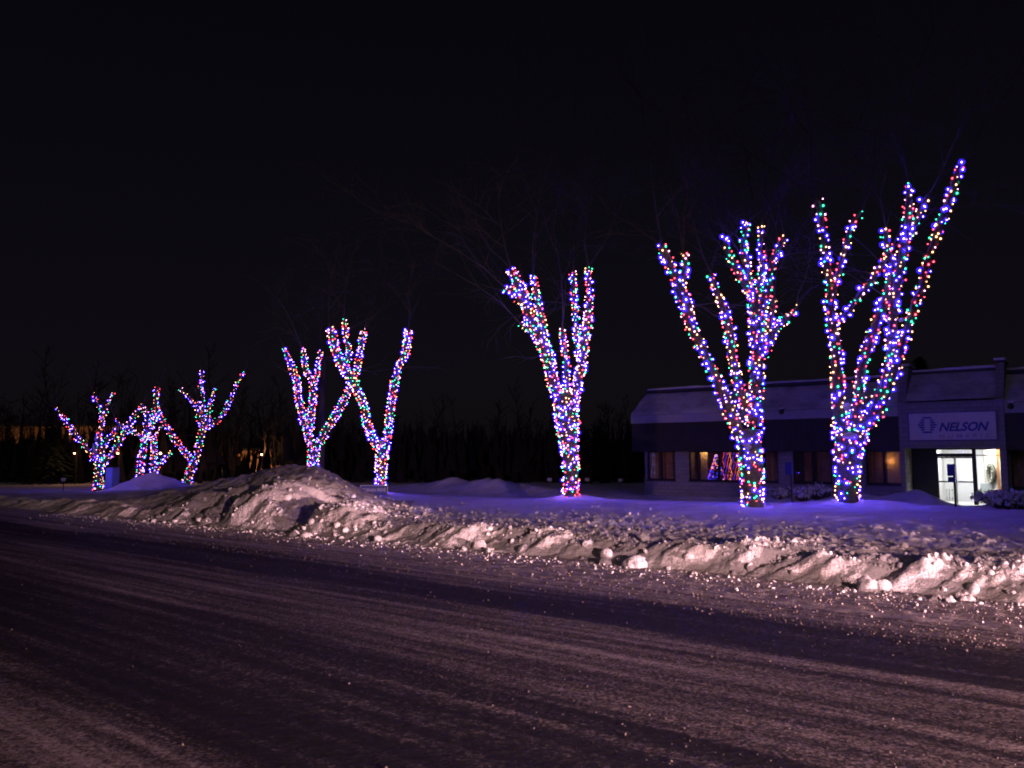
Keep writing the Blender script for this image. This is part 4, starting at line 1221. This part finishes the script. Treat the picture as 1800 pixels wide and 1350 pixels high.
# ------------------------------------------------------------------ small signs, posts, cabinet
M_blue = simple('sign_face_blue', (0.035, 0.05, 0.20), 0.5, 0.15, 4)
M_post = simple('dark_steel_post', (0.03, 0.03, 0.035), 0.5, 0.2, 4, metal=0.5)
M_lett = simple('sign_lettering', (0.32, 0.32, 0.42), 0.5, 0.05, 4)
def sign_post(px, Y, top, bot, plates, label, name='post_sign'):
    b_ = at(px, bot, Y); t_ = at(px, top, Y); e_ = tag(empty(name, (b_.x, b_.y, b_.z), TH + 0.3), label, 'sign')
    MB().box(-.03, .03, -.02, .02, -.5, t_.z - b_.z).build('post', M_post, e_)
    for (w_, ya, yb) in plates:
        za = at(px, yb, Y).z - b_.z; zb_ = at(px, ya, Y).z - b_.z
        MB().box(-w_ / 2 - .09, w_ / 2 - .09, -.045, -.022, za, zb_).build('plate', M_blue, e_, bevel=.008)
    return e_
sign_post(1680, 26.5, 815, 891, [(.24, 815.5, 836.5), (.22, 838.5, 848)], 'thin post with two stacked dark blue plates standing before the lit glass door')
sign_post(1392, 31.5, 812, 881, [(.24, 812.5, 835)], 'short post with a single dim blue plate between the two right trees')
def low_sign():
    Y = 34.0
    a = at(634, 872, Y); b = at(680, 872, Y); zt_ = at(640, 854, Y).z; zb_ = at(640, 871, Y).z
    wd = (b - a).length
    e_ = tag(empty('low_sign', (a.x, a.y, zb_), 0.08), 'low wide dark blue sign board with two words beside the V tree', 'sign')
    hh = zt_ - zb_
    MB().box(0, wd, -.02, .02, 0, hh).build('board', M_blue, e_)
    MB().box(-.02, wd + .02, -.03, .03, hh, hh + .03).box(-.03, 0, -.028, .028, -.3, hh).box(wd, wd + .03, -.028, .028, -.6, hh).build('frame', M_lett, e_)
    text('TERRAIN PRIVÉ', 0.2, 0.05, hh - 0.25, M_lett, e_, width=wd - .12, y=-0.022, offset=0.004)
    return e_
low_sign()
# grey sign board on a post behind the leftmost tree
q = at(168, 866, 43.0); e_ = tag(empty('road_sign', tuple(q), 0.1), 'grey back of a road sign board on a post touching the leftmost lit tree', 'sign')
MB().box(-.03, .03, -.02, .02, -.4, at(168, 764, 43).z - q.z).build('post', M_post, e_)
MB().box(-.27, .27, -.045, -.022, at(168, 803, 43).z - q.z, at(168, 779, 43).z - q.z).build('plate', M_signg, e_)
pd = MB(); cz = at(168, 771, 43).z - q.z
pd.v = [(.20 * math.cos(i * math.pi / 6), y_, cz + .20 * math.sin(i * math.pi / 6)) for y_ in (-.045, -.022) for i in range(12)]
pd.f = [tuple(range(12)), tuple(range(23, 11, -1))] + [(i, i + 12, (i + 1) % 12 + 12, (i + 1) % 12) for i in range(12)]
pd.build('round_plate', M_signg, e_)
# electrical cabinet, blue light of the tree put into its body and door colour
a = at(184, 860, 42.3); b = at(199.5, 860, 42.3); zt_ = at(190, 822, 42.3).z
e_ = tag(empty('utility_cabinet', tuple(a), -0.25), 'plain rectangular utility cabinet lit blue beside the leftmost tree trunk', 'cabinet')
wd = (b - a).length; hh = zt_ - a.z
MB().box(0, wd, 0, .5, 0.02, hh).build('cabinet_body', simple('cabinet_blue_lit', (0.13, 0.18, 0.45), 0.5, 0.06, 3), e_, bevel=.01)
MB().box(.03, wd - .03, -.012, -.002, .08, hh - .05).build('cabinet_door', simple('cabinet_door_blue_lit', (0.16, 0.22, 0.55), 0.5, 0.06, 3), e_)
MB().box(-.03, wd + .03, -.03, .53, hh + .002, hh + .04).build('cabinet_lid', M_post, e_)
MB().box(-.05, wd + .05, -.05, .55, -.5, .018).build('plinth', M_flash, e_)
# utility pole
bp = at(563, 868, 44.0); tpp = at(567, 640, 44.0)
e_ = tag(empty('utility_pole', (bp.x, bp.y, -0.2)), 'tall plain utility pole half visible behind the crossing pair of trees', 'utility pole')
MB().tube([(0, 0, -.3), (0, 0, 4), (.02, 0, max(5, tpp.z + .6))], [.21, .19, .14], 10).build('pole', simple('pole_wood', (0.07, 0.06, 0.06), 0.9, 0.3, 6), e_, smooth=True)
MB().box(-.10, .10, -.30, -.18, 3.2, 3.7).build('meter_box', M_post, e_)
# little marker stakes behind the row
for (px, py, Y, lab) in ((966, 845, 46, 'small marker stake on the dark snow left of the lone central tree foot'), (1032, 845, 46, 'small marker stake on the dark snow right of the lone central tree foot'), (1091, 846, 46, 'small marker stake nearest the left end of the building'), (112, 845, 44, 'small white marker stake far left of the leftmost lit tree')):
    q = at(px, py, Y); t_, s_ = TS(q.x, q.y); g_ = Hs(t_, s_)
    e_ = tag(empty('marker_stake', (q.x, q.y, g_)), lab, 'marker stake', 'marker stakes behind the tree row')
    MB().box(-.015, .015, -.015, .015, -.1, q.z - g_).build('stake', M_post, e_)
    MB().box(-.13, .13, -.03, -.016, q.z - g_ - .02, q.z - g_ + .16).build('plate', M_signg, e_)

# ------------------------------------------------------------------ snowy shrubs
def shrub(px, Y, py, w_, h_, seed, label, nb=120):
    rnd = random.Random(seed); b_ = at(px, py, Y); t_, s_ = TS(b_.x, b_.y); gz = Hs(t_, s_)
    e_ = tag(empty('snowy_shrub', (b_.x, b_.y, gz)), label, 'shrub', 'snow covered shrubs before the building')
    st = MB(); P = []
    for i in range(nb):
        a = rnd.uniform(0, 6.28); r0 = w_ / 2 * math.sqrt(rnd.random()); hh = h_ * rnd.uniform(.45, 1) * (1 - .45 * (r0 / (w_ / 2)) ** 2)
        q = Vector((r0 * math.cos(a), r0 * math.sin(a) * .7, hh)); st.tube([(q.x * .3, q.y * .3, -.05), (q.x * .8, q.y * .8, hh * .55), tuple(q)], [.016, .011, .005], 3, cap=False)
        for k in range(3):
            dd = Vector((rnd.uniform(-.3, .3), rnd.uniform(-.3, .3), rnd.uniform(-.05, .2))); st.tube([tuple(q * .85), tuple(q * .85 + dd)], [.007, .004], 3, cap=False); P.append(tuple(q * .85 + dd))
        P.append(tuple(q))
    st.build('stems', M_bark, e_)
    P = np.array(P); k = rng.random(len(P)) < .62; P = P[k]
    o = lumps('snow_clods', P, 0.03 + 0.08 * rng.random(len(P)) ** 2, M_snow); o.parent = e_; tag(o, kind='stuff')
shrub(1785, 27.6, 890, 2.0, .72, 1, 'large snow laden shrub at the right edge below the dark window', 150)
shrub(1748, 28.6, 890, 1.4, .45, 2, 'low snow laden shrub in front of the side pane', 60)
shrub(1440, 33.2, 878, 1.3, .66, 3, 'snow laden shrub just left of the rightmost tree trunk', 80)
shrub(1415, 33.4, 878, 1.1, .55, 4, 'snow laden shrub under the fourth window near the blue plate post', 60)
shrub(1372, 34.5, 876, 1.0, .45, 5, 'small snow laden shrub right of the second tree trunk', 40)

# ------------------------------------------------------------------ far things behind the row
def far_tree(mb, x, y, z, h_, r_, rnd, dens=10):
    pts = [(x, y, z)]; cx_, cy_ = x, y
    for i in range(1, 6):
        cx_ += rnd.uniform(-.05, .05) * h_; cy_ += rnd.uniform(-.03, .03) * h_ * 0; pts.append((cx_, cy_, z + h_ * i / 5))
    mb.tube(pts, [r_ * (1 - .17 * i) for i in range(6)], 4, cap=False)
    for k in range(dens):
        u = rnd.uniform(.25, 1); i = min(int(u * 5), 4); f_ = u * 5 - i
        p = Vector(pts[i]).lerp(Vector(pts[i + 1]), f_); a = rnd.uniform(0, 6.28); ln = h_ * rnd.uniform(.12, .28) * (1.2 - u * .6)
        d = Vector((math.cos(a), math.sin(a), rnd.uniform(.5, 1.6))).normalized()
        q = p + d * ln * .5; e2 = q + (d + Vector((rnd.uniform(-.4, .4), 0, rnd.uniform(-.1, .4)))).normalized() * ln * .5
        mb.tube([p, q, e2], [r_ * .35, r_ * .22, r_ * .1], 3, cap=False)
        for z_ in range(2):
            d2 = (d + Vector((rnd.uniform(-.9, .9), rnd.uniform(-.9, .9), rnd.uniform(-.2, .5)))).normalized(); mb.tube([q, q + d2 * ln * .5], [r_ * .18, r_ * .08], 3, cap=False)
rnd = random.Random(4)
fw = MB()
for k in range(560):
    px = rnd.uniform(-350, 1500); Y = rnd.uniform(62, 125)
    p = at(px, 802, Y); far_tree(fw, p.x, p.y, -.7, rnd.uniform(6.5, 10) * (1.2 if px < 500 else 0.85) * (0.6 + 0.65 * float(vn(np.array([px * 0.011]), np.array([Y * .02]), 7)[0])), rnd.uniform(.07, .15), rnd, 14)
o = fw.build('far_woods', M_wood); tag(o, kind='stuff')
# low thicket that closes the view near the ground
th_v = []; th_f = []
for k in range(5200):
    px = rnd.uniform(-400, 1500); Y = rnd.uniform(60, 100); p = at(px, 802, Y)
    if 385 < px < 505 and rnd.random() < .85: continue
    hh = rnd.uniform(.6, 3.6); w_ = rnd.uniform(.15, .5); n_ = len(th_v); zz = rnd.uniform(-.7, 2.2)
    dx = rnd.uniform(-.5, .5)
    th_v += [(p.x - w_, p.y, zz), (p.x + w_, p.y + rnd.uniform(-.3, .3), zz), (p.x + dx, p.y + rnd.uniform(-.3, .3), zz + hh)]; th_f.append((n_, n_ + 1, n_ + 2))
o = put('thicket', meshdata('thicket', th_v, th_f), M_wood); tag(o, kind='stuff')
def evergreen(px, Y, ptop, label, wd):
    b_ = at(px, 802, Y); top = at(px, ptop, Y).z; e_ = tag(empty('evergreen_tree', (b_.x, b_.y, -.6)), label, 'tree', 'dark evergreens in the background')
    h_ = top + .6
    MB().tube([(0, 0, -.2), (0, 0, h_ * .5)], [.2, .1], 6).build('trunk', M_wood, e_)
    r_ = random.Random(int(px) + 7); v_ = []; f_ = []
    for k in range(1500):
        u = r_.random() ** .8; R0 = wd * (1 - u) * r_.uniform(.5, 1.1) + .1; a = r_.uniform(0, 6.28); z = h_ * (.08 + .92 * u)
        c_ = Vector((R0 * math.cos(a), R0 * math.sin(a), z)); d = Vector((math.cos(a), math.sin(a), -.3)) * r_.uniform(.25, .6); s_ = Vector((-math.sin(a), math.cos(a), 0)) * .16; n_ = len(v_)
        v_ += [tuple(c_ - s_ - d * .5), tuple(c_ + s_ - d * .5), tuple(c_ + d)]; f_.append((n_, n_ + 1, n_ + 2))
    put('crown', meshdata('crown', v_, f_), M_ever, e_)
evergreen(92, 60, 752, 'dark fir before the dim far building, left of the leftmost lit tree', 2.4)
evergreen(48, 64, 772, 'shorter dark fir near the left edge of the picture', 2.0)
evergreen(240, 66, 760, 'dark fir behind the straight thin lit tree', 2.4)
evergreen(425, 70, 815, 'low dark fir left of the orange lit trunk', 1.4)
evergreen(1625, 58, 628, 'dark fir crown showing above the entrance roof', 3.6)
# far buildings and their lamps
M_farw = simple('far_wall', (0.34, 0.22, 0.15), 0.9, 0.2, .3)
def far_building(px0, px1, Y, ptop, label, lamps):
    a = at(px0, 802, Y); b = at(px1, 802, Y); zt_ = at(px0, ptop, Y).z; e_ = tag(empty('far_building', (a.x, Y, -.7)), label, 'building')
    wd = b.x - a.x; MB().box(0, wd, 0, 12, 0, zt_ + .7).build('wall', M_farw, e_)
    MB().box(-.3, wd + .3, -.3, 12.3, zt_ + .703, zt_ + 1.0).build('roof', M_flash, e_)
    nw = int(wd / 6)
    for i in range(nw): MB().box(2 + i * 6, 3.6 + i * 6, -.05, -.004, 1.2, 2.6).build('window', M_dark, e_)
    return e_, a, wd
fb, fa, fwid = far_building(-60, 240, 135, 750, 'long low far building dimly lit orange behind the leftmost trees', None)
fb2, fa2, fwid2 = far_building(385, 520, 125, 792, 'small far building glowing orange between trunks left of the big pile', None)
M_sod = emis('sodium_lamp', (1.0, 0.50, 0.22), 14)
M_lampw = emis('white_lamp', (0.75, 0.9, 0.85), 10)
def yard_lamp(px, py, Y, r_, label, mat, en=0, col_=(1, .5, .2), off=-1.5):
    p = at(px, py, Y); e_ = tag(empty('yard_lamp', (p.x, p.y, -.7)), label, 'lamp', 'distant lamps seen through the trees')
    MB().tube([(0, .3, 0), (0, .3, p.z + .75)], .07, 5).build('pole', M_post, e_)
    v, f = IV1, IF1
    o = put('lamp_globe', np_mesh('lamp_globe', v * r_, f, True), mat, e_); o.location = (0, 0, p.z + .7)
    if en:
        d = bpy.data.lights.new('yard_light', 'POINT'); d.energy = en; d.color = col_; d.shadow_soft_size = .3
        l_ = bpy.data.objects.new('yard_light', d); COL.objects.link(l_); l_.location = (p.x, p.y + off, p.z + .4)
SO = (1, .45, .16)
yard_lamp(131, 797, 59, .06, 'warm lamp glowing left of the leftmost lit tree', M_sod, 40, SO, -.5)
yard_lamp(207, 797, 59, .07, 'warm lamp just right of the leftmost lit tree trunk', M_sod, 40, SO, -.5)
yard_lamp(282, 797, 59, .085, 'brightest warm lamp between the two far left tree groups', M_sod, 40, SO, -.5)
yard_lamp(460, 799, 61, .07, 'warm lamp beside an orange lit trunk left of the big pile', M_sod, 160, SO, .8)
yard_lamp(388, 788, 90, .16, 'faint whitish distant lamp right of the leaning tree', M_lampw)
yard_lamp(627, 782, 90, .07, 'tiny pale distant lamp between the two crossing trunks', M_lampw)
yard_lamp(714, 778, 90, .07, 'tiny pale distant lamp right of the wide V tree', M_lampw)
yard_lamp(581, 831, 70, .05, 'tiny yellow light low above the right shoulder of the big pile', M_sod)
for (px, Y, z, en) in ((30, 128, 2.5, 380), (190, 128, 2.5, 800), (225, 126, 3.0, 450), (405, 119, 1.0, 600), (470, 119, 1.4, 700)):
    p = at(px, 802, Y); d = bpy.data.lights.new('wall_light', 'POINT'); d.energy = en; d.color = SO; d.shadow_soft_size = .5
    l_ = bpy.data.objects.new('wall_light', d); COL.objects.link(l_); l_.location = (p.x, Y, z)
